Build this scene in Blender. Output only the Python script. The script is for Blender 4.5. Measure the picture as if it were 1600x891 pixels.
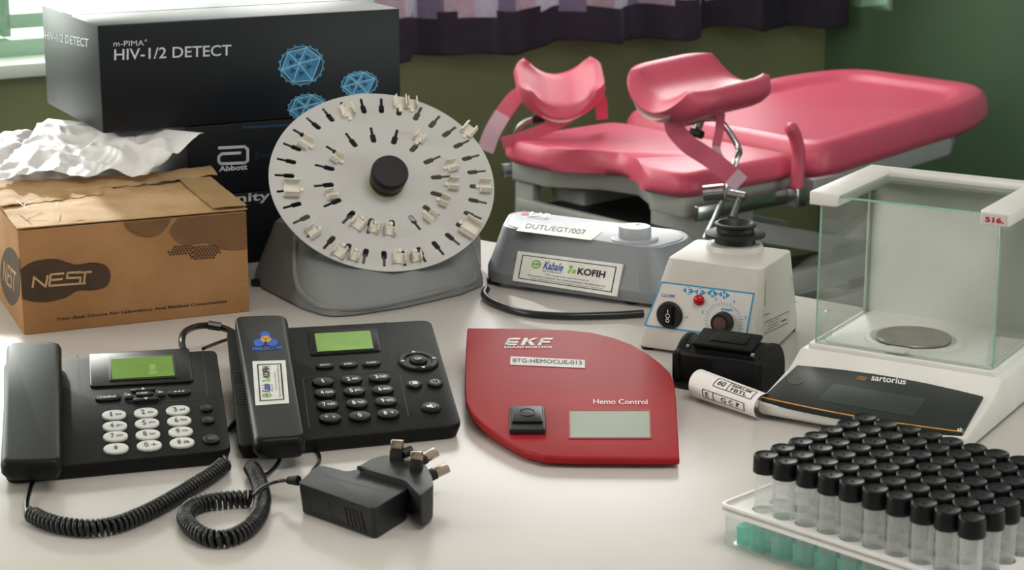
import bpy, bmesh, math, random
from mathutils import Vector, Matrix, noise
R = math.radians
random.seed(7)
for o in list(bpy.data.objects): bpy.data.objects.remove(o)
S = bpy.context.scene
C = S.collection

# ------------------------------------------------------------------ camera
T = 0.85                       # height of the table top
FPX = 3080.0                   # focal length in pixels of the 1600 px frame
EYE = Vector((0, 0, 1.55)); PITCH = R(14.4)
cd = bpy.data.cameras.new('camera'); cam = bpy.data.objects.new('camera', cd); C.objects.link(cam)
cam.location = EYE; cam.rotation_euler = (R(90) - PITCH, 0, 0)
cd.sensor_width = 36; cd.lens = 36 * FPX / 1600; cd.clip_start = .05
cd.dof.use_dof = True; cd.dof.focus_distance = 2.35; cd.dof.aperture_fstop = 13
S.camera = cam
S.view_settings.view_transform = 'Standard'; S.view_settings.look = 'None'
S.view_settings.gamma = 1; S.view_settings.use_curve_mapping = False
S.view_settings.exposure = 0.0
try: S.cycles.transparent_max_bounces = 40
except Exception: pass
FW = Vector((0, math.cos(PITCH), -math.sin(PITCH))); RT = Vector((1, 0, 0)); UP = Vector((0, math.sin(PITCH), math.cos(PITCH)))

# ------------------------------------------------------------------ world and lights
W = bpy.data.worlds.new('sky'); S.world = W; W.use_nodes = True
wn = W.node_tree.nodes; wl = W.node_tree.links
bgn = wn['Background']; bgn.inputs['Strength'].default_value = 2.6
tcw = wn.new('ShaderNodeTexCoord'); nzw = wn.new('ShaderNodeTexNoise'); nzw.inputs['Scale'].default_value = 9
rpw = wn.new('ShaderNodeValToRGB'); rpw.color_ramp.elements[0].position = .35; rpw.color_ramp.elements[0].color = (.30, .42, .32, 1)
rpw.color_ramp.elements[1].position = .6; rpw.color_ramp.elements[1].color = (.96, 1, .95, 1)
wl.new(tcw.outputs['Generated'], nzw.inputs['Vector']); wl.new(nzw.outputs['Fac'], rpw.inputs['Fac']); wl.new(rpw.outputs['Color'], bgn.inputs['Color'])

WA0 = Vector((-1.31, 5.0, 0)); WAd = Vector((.845, .535, 0)).normalized(); WAn = Vector((WAd.y, -WAd.x, 0))   # window wall
def area(name, loc, target, sx, sy, power, col):
    l = bpy.data.lights.new(name, 'AREA'); l.shape = 'RECTANGLE'; l.size = sx; l.size_y = sy; l.energy = power; l.color = col
    o = bpy.data.objects.new(name, l); C.objects.link(o); o.location = loc
    o.rotation_euler = (Vector(target) - Vector(loc)).to_track_quat('-Z', 'Y').to_euler(); return o
area('daylight_back_window', WA0 + WAd * .1 - WAn * .35 + Vector((0, 0, 1.75)), (-.75, 2.6, .95), 4.6, 1.6, 130, (1, 1, .96))
area('daylight_left_window', (-2.75, 1.9, 1.85), (-.1, 2.2, .8), 2.2, 1.3, 24, (1, .92, .86))
area('overhead_fill_light', (.6, 1.2, 2.85), (.3, 2.0, .8), 1.4, .8, 26, (1, .93, .89))  # added fill light below the ceiling, no lamp fitting there

sun_d = bpy.data.lights.new('sun', 'SUN'); sun_d.energy = 4.5; sun_d.angle = R(2.5); sun_d.color = (1, .98, .93)
sun_o = bpy.data.objects.new('sun', sun_d); C.objects.link(sun_o); sun_o.rotation_euler = Vector((-.35, .9, .455)).to_track_quat('Z', 'Y').to_euler()

# ------------------------------------------------------------------ materials
def lin(h):
    h = h.lstrip('#'); v = [int(h[i:i+2], 16) / 255 for i in (0, 2, 4)]
    return tuple((c / 12.92 if c <= .04045 else ((c + .055) / 1.055) ** 2.4) for c in v) + (1,)
MATS = {}
def mat(name, hexc, rough=.5, metal=0, spec=.5, var=0, vscale=8, bump=0, bscale=200, coat=0, hex2=None, sub=0, emit=0):
    if name in MATS: return MATS[name]
    m = bpy.data.materials.new(name); m.use_nodes = True; n = m.node_tree.nodes; l = m.node_tree.links; b = n['Principled BSDF']
    col = lin(hexc); b.inputs['Base Color'].default_value = col; b.inputs['Roughness'].default_value = rough
    b.inputs['Metallic'].default_value = metal; b.inputs['Specular IOR Level'].default_value = spec; b.inputs['Coat Weight'].default_value = coat
    tc = n.new('ShaderNodeTexCoord')
    nz = n.new('ShaderNodeTexNoise'); nz.inputs['Scale'].default_value = vscale; nz.inputs['Detail'].default_value = 5
    l.new(tc.outputs['Object'], nz.inputs['Vector'])
    rp = n.new('ShaderNodeValToRGB'); c2 = lin(hex2) if hex2 else tuple(c * (1 - var) for c in col[:3]) + (1,)
    rp.color_ramp.elements[0].position = .38; rp.color_ramp.elements[1].position = .66
    rp.color_ramp.elements[0].color = c2; rp.color_ramp.elements[1].color = col
    if var or hex2: l.new(nz.outputs['Fac'], rp.inputs['Fac']); l.new(rp.outputs['Color'], b.inputs['Base Color'])
    if bump:
        n2 = n.new('ShaderNodeTexNoise'); n2.inputs['Scale'].default_value = bscale; l.new(tc.outputs['Object'], n2.inputs['Vector'])
        bp = n.new('ShaderNodeBump'); bp.inputs['Strength'].default_value = bump; bp.inputs['Distance'].default_value = .002
        l.new(n2.outputs['Fac'], bp.inputs['Height']); l.new(bp.outputs['Normal'], b.inputs['Normal'])
    if emit: b.inputs['Emission Color'].default_value = col; b.inputs['Emission Strength'].default_value = emit
    MATS[name] = m; return m
def glassy(name, tint, gloss=.12, rough=.02, milk=0.0, milkcol='#ffffff'):
    if name in MATS: return MATS[name]
    m = bpy.data.materials.new(name); m.use_nodes = True; n = m.node_tree.nodes; l = m.node_tree.links
    for x in list(n): n.remove(x)
    o = n.new('ShaderNodeOutputMaterial'); tr = n.new('ShaderNodeBsdfTransparent'); tr.inputs['Color'].default_value = tint
    gl = n.new('ShaderNodeBsdfGlossy'); gl.inputs['Roughness'].default_value = rough
    lw = n.new('ShaderNodeLayerWeight'); lw.inputs['Blend'].default_value = .5
    pw = n.new('ShaderNodeMath'); pw.operation = 'POWER'; pw.inputs[1].default_value = 3.5; l.new(lw.outputs['Facing'], pw.inputs[0])
    ml = n.new('ShaderNodeMath'); ml.operation = 'MULTIPLY_ADD'; ml.inputs[1].default_value = .75; ml.inputs[2].default_value = gloss * .3; ml.use_clamp = True; l.new(pw.outputs[0], ml.inputs[0])
    mx = n.new('ShaderNodeMixShader'); l.new(ml.outputs[0], mx.inputs[0]); l.new(tr.outputs[0], mx.inputs[1]); l.new(gl.outputs[0], mx.inputs[2])
    last = mx
    if milk:
        df = n.new('ShaderNodeBsdfDiffuse'); df.inputs['Color'].default_value = lin(milkcol)
        ts = n.new('ShaderNodeBsdfTranslucent'); ts.inputs['Color'].default_value = lin(milkcol)
        a = n.new('ShaderNodeMixShader'); a.inputs[0].default_value = .5; l.new(df.outputs[0], a.inputs[1]); l.new(ts.outputs[0], a.inputs[2])
        m2 = n.new('ShaderNodeMixShader'); m2.inputs[0].default_value = milk; l.new(mx.outputs[0], m2.inputs[1]); l.new(a.outputs[0], m2.inputs[2]); last = m2
    l.new(last.outputs[0], o.inputs['Surface']); MATS[name] = m; return m
def cloth(name, hexc, trans=.35):
    m = mat(name, hexc, .9, var=.2, vscale=60, bump=.4, bscale=400)
    n = m.node_tree.nodes; l = m.node_tree.links; out = n['Material Output']; b = n['Principled BSDF']
    ts = n.new('ShaderNodeBsdfTranslucent'); ts.inputs['Color'].default_value = lin(hexc)
    mx = n.new('ShaderNodeMixShader'); mx.inputs[0].default_value = trans
    l.new(b.outputs[0], mx.inputs[1]); l.new(ts.outputs[0], mx.inputs[2]); l.new(mx.outputs[0], out.inputs['Surface']); return m

M_table = mat('table_laminate', '#cfcac6', .27, spec=.4, hex2='#c6c0bb', vscale=3)
M_black = mat('black_plastic', '#0f0f10', .5, spec=.22, bump=.15, bscale=900)
M_bgloss = mat('black_gloss_plastic', '#0d0d0f', .4, spec=.24, bump=.03, bscale=90)
M_rubber = mat('black_rubber', '#0f0f10', .5)
M_cord = mat('cord_plastic', '#151517', .3)
M_navy = mat('navy_carton', '#10141c', .4, spec=.32, hex2='#0b0f16', vscale=5)
M_bcarton = mat('black_carton', '#0b0d12', .5, spec=.25, hex2='#10131a', vscale=6)
M_cartoff = mat('print_white', '#c9ced6', .5)
M_kraft = mat('kraft_cardboard', '#a97c4f', .75, hex2='#996c40', vscale=12, bump=.5, bscale=160)
M_kraftd = mat('kraft_dark_print', '#4a3220', .7, hex2='#3c2918', vscale=20)
M_kraftm = mat('kraft_brown_print', '#7a5534', .75, hex2='#6c4a2c', vscale=20)
M_kraftl = mat('kraft_inside', '#c9a67c', .8, hex2='#b58f63', vscale=18, bump=.5, bscale=120)
M_tape = mat('clear_tape', '#c6a477', .25, hex2='#b9976b', vscale=9)
M_blue = mat('virus_blue', '#3f8fbf', .5, hex2='#2b6f9e', vscale=60)
M_blued = mat('virus_dark_blue', '#12344f', .5)
M_bluel = mat('virus_line', '#8cc4de', .5)
M_bag = mat('white_plastic_bag', '#f4f2f2', .45, hex2='#e3e0e2', vscale=9, bump=.5, bscale=25)
M_grey = mat('grey_plastic', '#858789', .45, hex2='#7d7f81', vscale=5, bump=.2, bscale=700)
M_greyd = mat('mixer_grey', '#7d8186', .42, bump=.2, bscale=800)
M_greyl = mat('mixer_light_grey', '#a3a8ae', .38, bump=.1, bscale=800)
M_disc = mat('disc_grey_white', '#c4c2c1', .4, hex2='#bab8b7', vscale=4)
M_clip = mat('clip_ivory', '#e2dbcf', .35)
M_white = mat('white_enamel', '#e3e1de', .38, hex2='#d6d3cf', vscale=6)
M_ivory = mat('ivory_plastic', '#d0cdc8', .4, hex2='#c6c2bb', vscale=9)
M_stain = mat('brown_stain', '#a3906b', .7, hex2='#c2b08c', vscale=45)
M_sticker = mat('sticker_paper', '#e6e4e1', .55, hex2='#dad7d3', vscale=30)
M_ink = mat('black_ink', '#16171a', .6)
M_inkgrey = mat('grey_ink', '#4c4e52', .6)
M_red = mat('red_lacquer', '#a51420', .55, spec=.3, hex2='#9a111c', vscale=6)
M_redink = mat('red_ink', '#b3202c', .5)
M_lamp = mat('red_lamp', '#b01015', .2)
M_cyan = mat('cyan_ink', '#2a97cc', .5)
M_lcdg = mat('lcd_green', '#6f9a2c', .25, hex2='#66902a', vscale=20)
M_lcdg2 = mat('lcd_bright_green', '#7eb02a', .25, hex2='#6f9f26', vscale=20)
M_lcd = mat('lcd_grey_green', '#98a392', .5, spec=.3, hex2='#909b8b', vscale=12)
M_lcdl = mat('lcd_line', '#7f8a7b', .3)
M_key = mat('white_key', '#dcdcda', .3)
M_w = mat('white_ink', '#e8e8e8', .5)
M_logoblue = mat('logo_blue', '#1757c4', .5)
M_logogold = mat('logo_gold', '#c99a3c', .5)
M_logogreen = mat('logo_green', '#7ab51f', .5)
M_logonavy = mat('logo_navy', '#1b3f8f', .5)
M_steel = mat('brushed_steel', '#a7a19b', .3, metal=1, hex2='#96908a', vscale=30)
M_chrome = mat('chrome', '#c9c9cc', .15, metal=1)
M_pin = mat('pin_metal', '#b9aa9c', .25, metal=1)
M_panel = mat('display_panel', '#2b302e', .42, spec=.25, hex2='#272b2a', vscale=4)
M_screen = mat('display_screen', '#333a37', .38, spec=.25)
M_orange = mat('orange_trim', '#d8902c', .4)
M_pink = mat('pink_vinyl', '#e0627a', .36, spec=.45, hex2='#d95a72', vscale=3, bump=.15, bscale=300)
M_pinkst = mat('pink_strap', '#d6607a', .6)
M_velcro = mat('pale_velcro', '#d9b3c3', .8)
M_bedframe = mat('bed_frame_paint', '#a9a9a6', .4, hex2='#9d9d99', vscale=4)
M_dark = mat('dark_recess', '#121212', .5)
M_teal = glassy('teal_plastic', (.5, .9, .82, 1), .2, .1, .6, '#7fe8d8')
M_teald = mat('teal_cup', '#3fb9a2', .35)
M_rack = mat('rack_white', '#e9e7e6', .35)
M_rackc = glassy('rack_clear', (.97, .99, .98, 1), .2, .05, .12, '#e8f2f0')
M_tube = glassy('tube_clear', (.97, .975, .975, 1), .25, .06, .24, '#ffffff')
M_glass = glassy('pane_glass', (.955, .975, .965, 1), .12, .01)
M_gedge = mat('glass_edge', '#8fb5a8', .15, hex2='#9cc2b4')
M_wallA = mat('wall_paint_lit', '#858a60', .6, hex2='#787b58', vscale=1.6, bump=.2, bscale=30)  # same paint on all green walls; lighter tone has the light coloured in
M_wallB = mat('wall_paint_shaded', '#5c7859', .5, hex2='#4c6853', vscale=1.2, bump=.2, bscale=30)  # the same paint again, darker because its shade is put into the colour
M_ceil = mat('ceiling_white', '#d8d6d0', .8)
M_floor = mat('floor_dark', '#3a3a38', .45, hex2='#31312f', vscale=4)
M_mint = mat('mint_frame', '#a9cdb4', .4, hex2='#9cc2a8', vscale=3)
M_sill = mat('sill_paint', '#dfe6dd', .4)
M_cl = cloth('curtain_lilac', '#b5b0bc', .45); M_cd = cloth('curtain_dark', '#3d3545', .2); M_cp = cloth('curtain_pink', '#b29faa', .45); M_cm = cloth('curtain_mid', '#8a7f96', .4)
M_paper = mat('receipt_paper', '#ece6e6', .6)
M_trimg = mat('door_frame_grey', '#a7adb8', .4); M_doorb = mat('door_blue', '#5e8aa6', .5)

# ------------------------------------------------------------------ geometry helpers
def ray(px, py): return FW + RT * ((px - 800) / FPX) + UP * ((445.5 - py) / FPX)
def hz(px, py, z=0):                       # a point of the photo on the level z above the table top
    d = ray(px, py); return EYE + d * ((T + z - EYE.z) / d.z)
class Fr:                                   # a local frame
    def __init__(s, o, x, y=None, n=None):
        x = Vector(x).normalized()
        if n is None: n = x.cross(Vector(y))
        n = Vector(n).normalized(); x = (x - n * x.dot(n)).normalized(); y = n.cross(x)
        s.o, s.x, s.y, s.n = Vector(o), x, y, n
    def p(s, a, b, c=0): return s.o + s.x * a + s.y * b + s.n * c
    def loc(s, w): d = w - s.o; return Vector((d.dot(s.x), d.dot(s.y), d.dot(s.n)))
    def hit(s, px, py, h=0):
        d = ray(px, py); t = (s.o + s.n * h - EYE).dot(s.n) / d.dot(s.n); return EYE + d * t
    def uv(s, px, py, h=0): v = s.loc(s.hit(px, py, h)); return (v.x, v.y)
    def at(s, a, b, c=0, rot=0):            # frame moved in its own plane
        x = s.x * math.cos(rot) + s.y * math.sin(rot); return Fr(s.p(a, b, c), x, n=s.n)
FZ = Fr((0, 0, 0), (1, 0, 0), (0, 1, 0))
FT = Fr((0, 0, T), (1, 0, 0), (0, 1, 0))
class MB:
    def __init__(s): s.v = []; s.f = []; s.mi = []; s.sm = []
    def add(s, vs, fs, mi=0, sm=True):
        b = len(s.v); s.v += [Vector(v) for v in vs]
        for f in fs: s.f.append([b + i for i in f]); s.mi.append(mi); s.sm.append(sm)
    def addbm(s, bm, mi=0):
        bm.verts.index_update(); s.add([v.co.copy() for v in bm.verts], [[v.index for v in f.verts] for f in bm.faces], mi); bm.free()
def loft(mb, secs, r=0, seg=2, mi=0, caps=(1, 1), ang=25, closed=True):
    """rings of world points joined one after another, sharp edges rounded by r"""
    bm = bmesh.new(); rings = [[bm.verts.new(p) for p in s] for s in secs]; n = len(rings[0])
    for a, b in zip(rings, rings[1:]):
        for i in range(n if closed else n - 1):
            j = (i + 1) % n; bm.faces.new((a[i], a[j], b[j], b[i]))
    if caps[0]: bm.faces.new(list(reversed(rings[0])))
    if caps[1]: bm.faces.new(rings[-1])
    bmesh.ops.recalc_face_normals(bm, faces=bm.faces)
    if r > 0:
        es = [e for e in bm.edges if len(e.link_faces) == 2 and e.calc_face_angle(0) > R(ang)]
        if es: bmesh.ops.bevel(bm, geom=es, offset=r, segments=seg, affect='EDGES', profile=.5, clamp_overlap=True)
    mb.addbm(bm, mi)
def rpoly(pts, rad, seg=5):                 # round the corners of a 2D polygon
    out = []; n = len(pts); rads = rad if isinstance(rad, (list, tuple)) else [rad] * n
    for i in range(n):
        p = Vector(pts[i][:2]); a = Vector(pts[i-1][:2]); b = Vector(pts[(i+1) % n][:2]); r = rads[i]
        if r <= 0: out.append((p.x, p.y)); continue
        da = (a - p); db = (b - p); la, lb = da.length, db.length; da.normalize(); db.normalize()
        k = min(r, la * .49, lb * .49); s, e = p + da * k, p + db * k
        for j in range(seg + 1):
            t = j / seg; q = s * (1-t)**2 + p * 2*t*(1-t) + e * t*t; out.append((q.x, q.y))
    return out
def rect(x0, x1, y0, y1): return [(x0, y0), (x1, y0), (x1, y1), (x0, y1)]
def prism(mb, fr, poly, z0, z1, r=0, seg=2, mi=0, sc=1.0):
    cx = sum(p[0] for p in poly) / len(poly); cy = sum(p[1] for p in poly) / len(poly)
    loft(mb, [[fr.p(x, y, z0) for x, y in poly], [fr.p(cx + (x-cx)*sc, cy + (y-cy)*sc, z1) for x, y in poly]], r, seg, mi)
def box(mb, fr, x0, x1, y0, y1, z0, z1, r=0, seg=2, mi=0): prism(mb, fr, rect(x0, x1, y0, y1), z0, z1, r, seg, mi)
def bar(mb, a, b, w, h, r=.0, mi=0, up=(0, 0, 1)):
    a, b = Vector(a), Vector(b); d = (b - a); x = d.normalized(); u = Vector(up)
    y = u.cross(x); y.normalize(); f = Fr(a, x, y); box(mb, f, 0, d.length, -w/2, w/2, -h/2, h/2, r, 2, mi)
def lathe(mb, fr, prof, n=32, mi=0, sx=1, sy=1, caps=(1, 1)):   # prof = [(radius, height)]
    loft(mb, [[fr.p(r * sx * math.cos(2*math.pi*k/n), r * sy * math.sin(2*math.pi*k/n), z) for k in range(n)] for r, z in prof], 0, 1, mi, caps)
def catmull(pts, n=8):
    P = [Vector(p) for p in pts]; P = [P[0] * 2 - P[1]] + P + [P[-1] * 2 - P[-2]]; out = []
    for i in range(1, len(P) - 2):
        for k in range(n):
            t = k / n; a, b, c, d = P[i-1], P[i], P[i+1], P[i+2]
            out.append(.5 * ((2*b) + (c-a)*t + (2*a-5*b+4*c-d)*t*t + (-a+3*b-3*c+d)*t**3))
    out.append(P[-2].copy()); return out
def frames_along(P):
    fr = []; up = Vector((0, 0, 1)); t0 = (P[1] - P[0]).normalized()
    if abs(t0.dot(up)) > .95: up = Vector((1, 0, 0))
    nrm = (up - t0 * up.dot(t0)).normalized()
    for i in range(len(P)):
        t = (P[min(i+1, len(P)-1)] - P[max(i-1, 0)]).normalized(); nrm = (nrm - t * nrm.dot(t)).normalized(); fr.append((P[i], t, nrm, t.cross(nrm)))
    return fr
def tube(mb, P, r, n=10, mi=0, flat=1.0):
    P = [Vector(p) for p in P]; rs = r if isinstance(r, (list, tuple)) else [r] * len(P)
    loft(mb, [[o + a * math.cos(2*math.pi*k/n) * rr * flat + b * math.sin(2*math.pi*k/n) * rr for k in range(n)] for (o, t, a, b), rr in zip(frames_along(P), rs)], 0, 1, mi)
def coil(mb, pts, R0, rw, pitch, n=8, per=12, mi=0):
    P = catmull(pts, 24); L = [0]
    for a, b in zip(P, P[1:]): L.append(L[-1] + (b - a).length)
    turns = L[-1] / pitch; N = int(turns * per); F = frames_along(P); out = []; j = 0
    for i in range(N + 1):
        s = L[-1] * i / N
        while j < len(L) - 2 and L[j+1] < s: j += 1
        t = (s - L[j]) / max(1e-9, L[j+1] - L[j]); o = P[j].lerp(P[j+1], t); a = F[j][2].lerp(F[j+1][2], t).normalized(); b = F[j][3].lerp(F[j+1][3], t).normalized()
        th = 2 * math.pi * i / per; out.append(o + (a * math.cos(th) + b * math.sin(th)) * R0)
    tube(mb, out, rw, n, mi)
def textmesh(s, bold=0, shear=0):
    cu = bpy.data.curves.new('t', 'FONT'); cu.body = s; cu.offset = bold; cu.shear = shear; cu.resolution_u = 4; cu.fill_mode = 'FRONT'
    ob = bpy.data.objects.new('t', cu); C.objects.link(ob); bpy.context.view_layer.update()
    me = bpy.data.meshes.new_from_object(ob.evaluated_get(bpy.context.evaluated_depsgraph_get()))
    vs = [v.co.copy() for v in me.vertices]; fs = [list(p.vertices) for p in me.polygons]
    bpy.data.objects.remove(ob); bpy.data.curves.remove(cu); bpy.data.meshes.remove(me)
    x0 = min(v.x for v in vs); x1 = max(v.x for v in vs); y0 = min(v.y for v in vs); y1 = max(v.y for v in vs)
    return [((v.x - x0) / (x1 - x0), (v.y - y0) / (y1 - y0)) for v in vs], fs
def text(mb, fr, s, cx, cy, w, h, z=.0003, mi=0, rot=0, bold=0, shear=0):      # centred at cx, cy and fitted to w by h
    v, f = textmesh(s, bold, shear); c, q = math.cos(rot), math.sin(rot)
    mb.add([fr.p(cx + (a-.5)*w*c - (b-.5)*h*q, cy + (a-.5)*w*q + (b-.5)*h*c, z) for a, b in v], f, mi, False)
def tq(mb, fr, s, bl, br, tl, z=.0003, mi=0, bold=0, shear=0):                 # fitted between three spots of a face
    v, f = textmesh(s, bold, shear); o = Vector(fr.uv(*bl)); u = Vector(fr.uv(*br)) - o; w = Vector(fr.uv(*tl)) - o
    mb.add([fr.p(*(o + u * a + w * b), z) for a, b in v], f, mi, False)
def flat(mb, fr, poly, z=.0003, mi=0): mb.add([fr.p(x, y, z) for x, y in poly], [list(range(len(poly)))], mi, False)
def ring2(mb, fr, outer, inner, z=.0003, mi=0):
    n = len(outer); mb.add([fr.p(x, y, z) for x, y in outer] + [fr.p(x, y, z) for x, y in inner], [[i, (i+1) % n, n + (i+1) % n, n + i] for i in range(n)], mi, False)
def line2(mb, fr, pts, w, z=.0003, mi=0):
    for a, b in zip(pts, pts[1:]):
        a, b = Vector(a), Vector(b); d = (b - a)
        if d.length < 1e-7: continue
        d.normalize(); q = Vector((-d.y, d.x)) * w / 2; a = a - d * w * .3; b = b + d * w * .3
        flat(mb, fr, [(a-q)[:], (b-q)[:], (b+q)[:], (a+q)[:]], z, mi)
def circ(cx, cy, r, n=24, ry=None): return [(cx + r * math.cos(2*math.pi*k/n), cy + (ry or r) * math.sin(2*math.pi*k/n)) for k in range(n)]
def pill(cx, cy, w, h, n=8, rot=0):
    r = min(w, h) / 2; out = []
    for k in range(2 * n + 2):
        th = -math.pi/2 + math.pi * (k if k <= n else k - 1) / n
        ox = (w/2 - r) * (1 if k <= n else -1) if w >= h else 0; oy = 0 if w >= h else (h/2 - r) * (1 if math.sin(th) > 0 else -1)
        x, y = ox + r * math.cos(th), oy + r * math.sin(th); out.append((cx + x * math.cos(rot) - y * math.sin(rot), cy + x * math.sin(rot) + y * math.cos(rot)))
    return out
def holed(mb, fr, outer, holes, z0, z1, mi=0):      # a plate with real holes
    cu = bpy.data.curves.new('p', 'CURVE'); cu.dimensions = '2D'; cu.fill_mode = 'BOTH'; cu.extrude = (z1 - z0) / 2
    for poly in [outer] + holes:
        sp = cu.splines.new('POLY'); sp.points.add(len(poly) - 1); sp.use_cyclic_u = True
        for pt, (x, y) in zip(sp.points, poly): pt.co = (x, y, 0, 1)
    ob = bpy.data.objects.new('p', cu); C.objects.link(ob); bpy.context.view_layer.update()
    me = bpy.data.meshes.new_from_object(ob.evaluated_get(bpy.context.evaluated_depsgraph_get()))
    mb.add([fr.p(v.co.x, v.co.y, v.co.z + (z0+z1)/2) for v in me.vertices], [list(p.vertices) for p in me.polygons], mi)
    bpy.data.objects.remove(ob); bpy.data.curves.remove(cu); bpy.data.meshes.remove(me)
def link(name, mb, mats, loc=(0, 0, 0), parent=None, smooth=35):
    if not isinstance(mats, (list, tuple)): mats = [mats]
    loc = Vector(loc)
    me = bpy.data.meshes.new(name); me.from_pydata([v - loc for v in mb.v], [], mb.f); me.update()
    for m in mats: me.materials.append(m)
    for p, i, s in zip(me.polygons, mb.mi, mb.sm): p.material_index = i; p.use_smooth = s
    bm = bmesh.new(); bm.from_mesh(me)
    bmesh.ops.remove_doubles(bm, verts=[v for v in bm.verts if not v.is_boundary or True], dist=1e-6)
    bm.to_mesh(me); bm.free()
    me.set_sharp_from_angle(angle=R(smooth))
    o = bpy.data.objects.new(name, me); C.objects.link(o)
    if parent is None: o.location = loc
    else: o.parent = parent
    return o
class Thing:
    def __init__(s, name, label, cat, loc, group=None):
        s.loc = Vector(loc); s.e = bpy.data.objects.new(name, None); C.objects.link(s.e); s.e.location = s.loc; s.e.empty_display_size = .03
        s.e['label'] = label; s.e['category'] = cat
        if group: s.e['group'] = group
    def part(s, name, mb, mats, parent=None, label=None, smooth=35):
        o = link(name, mb, mats, s.loc, parent or s.e, smooth)
        if label: o['label'] = label
        return o
def tag(o, label, cat, group=None):
    o['label'] = label; o['category'] = cat
    if group: o['group'] = group
    return o
def struct(name, mb, mats): o = link(name, mb, mats); o['kind'] = 'structure'; return o
def copy_tree(o, parent=None):
    c = o.copy(); C.objects.link(c)
    if parent: c.parent = parent
    for ch in [x for x in C.objects if x.parent == o]: copy_tree(ch, c)
    return c

# ================================================================== THE SETTING
FA = Fr(WA0, WAd, (0, 0, 1))               # window wall: x along it, y up, n towards the room
if FA.n.dot(WAn) < 0: FA = Fr(WA0, WAd, n=-FA.n)
def wallp(fr, s, z, d=0): return fr.o + fr.x * s + Vector((0, 0, z)) + fr.nn * d
FA.nn = WAn
def slab(mb, fr, s0, s1, z0, z1, d0, d1, mi=0, r=0):
    loft(mb, [[wallp(fr, s0, z0, d), wallp(fr, s1, z0, d), wallp(fr, s1, z1, d), wallp(fr, s0, z1, d)] for d in (d0, d1)], r, 2, mi)
SC = 2.77; HC = 2.95; SILL = .85; WTOP = 2.36; WS0, WS1 = -2.2, 2.45
mb = MB()
slab(mb, FA, -3.2, SC, 0, SILL, -.22, 0); slab(mb, FA, -3.2, SC, WTOP, HC, -.22, 0)
slab(mb, FA, -3.2, WS0, SILL, WTOP, -.22, 0); slab(mb, FA, WS1, SC, SILL, WTOP, -.22, 0)
struct('wall_back', mb, M_wallA)
cor = WA0 + WAd * SC; WBd = Vector((.65, -.76, 0)).normalized()
class O: pass
FB = O(); FB.o = cor; FB.x = WBd; FB.nn = Vector((WBd.y, -WBd.x, 0))
LZ0, LZ1, LS0, LS1 = .836, 1.6, .10, .27     # small louvre window
mb = MB()
slab(mb, FB, -.05, 4.6, 0, LZ0, -.2, 0); slab(mb, FB, -.05, 4.6, LZ1, HC, -.2, 0); slab(mb, FB, -.05, LS0, LZ0, LZ1, -.2, 0); slab(mb, FB, LS1, 4.6, LZ0, LZ1, -.2, 0)
struct('wall_right', mb, M_wallB)
mb = MB(); box(mb, FZ, -4.2, 5.2, -1.6, 7.6, -.1, 0); struct('floor', mb, M_floor)
cp_ = [(-3.15, -1.5), (5.1, -1.5), (5.1, 2.2), (cor.x + .2, cor.y + .2), (WA0.x - 2.75 * WAd.x, WA0.y - 2.75 * WAd.y + .1)]
mb = MB(); prism(mb, FZ, cp_, HC, HC + .1); struct('ceiling', mb, M_ceil)
mb = MB()
box(mb, FZ, -4.1, 5.1, -1.5, -1.35, 0, HC); struct('wall_front', mb, M_ceil)
mb = MB()                                   # wall at the left with its own window opening
box(mb, FZ, -3.15, -3.0, -1.4, .6, 0, HC); box(mb, FZ, -3.15, -3.0, 3.2, 4.3, 0, HC); box(mb, FZ, -3.15, -3.0, .6, 3.2, 0, 1.1); box(mb, FZ, -3.15, -3.0, .6, 3.2, 2.6, HC)
struct('wall_left', mb, M_wallA)
# back window: frame, mullions, sill
w = Thing('window_1', '', '', wallp(FA, 0, SILL)); w.e['kind'] = 'structure'; del w.e['label']; del w.e['category']
mb = MB()
slab(mb, FA, WS0, WS1, SILL, SILL + .045, -.16, -.08, 0, .004); slab(mb, FA, WS0, WS1, WTOP - .05, WTOP, -.16, -.08, 0, .004)
for s in (WS0, -1.0, -.02, .62, 1.2, 1.8, WS1 - .05): slab(mb, FA, s, s + .05, SILL, WTOP, -.16, -.08, 0, .004)
slab(mb, FA, WS0, WS1, SILL + .07, SILL + .11, -.15, -.10, 0, .003)
for s in (.03, .67, 1.25): slab(mb, FA, s + .02, s + .045, SILL + .05, WTOP - .05, -.15, -.10, 0, .003)
w.part('window_frame', mb, M_mint)
mb = MB(); slab(mb, FA, WS0 - .03, WS1 + .03, SILL - .035, SILL + .002, -.2, .06, 0, .006); w.part('window_sill', mb, M_sill)
mb = MB(); slab(mb, FA, WS0 + .03, WS1 - .03, SILL + .04, WTOP - .04, -.125, -.121); w.part('window_pane', mb, M_glass)
# louvre window on the right wall
w = Thing('window_2', '', '', FB.o + FB.x * LS0 + Vector((0, 0, LZ0))); w.e['kind'] = 'structure'; del w.e['label']; del w.e['category']
mb = MB()
slab(mb, FB, LS0, LS0 + .03, LZ0, LZ1, -.15, -.02); slab(mb, FB, LS1 - .03, LS1, LZ0, LZ1, -.15, -.02); slab(mb, FB, LS0, LS1, LZ1 - .03, LZ1, -.15, -.02)
w.part('window_frame', mb, M_mint)
for k in range(12):
    mb = MB(); z = LZ0 + .035 + k * .06
    loft(mb, [[wallp(FB, s, z, -.11), wallp(FB, s, z + .035, -.05), wallp(FB, s, z + .04, -.05), wallp(FB, s, z + .005, -.11)] for s in (LS0 + .03, LS1 - .03)])
    w.part('louvre_slat', mb, M_sill)
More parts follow.
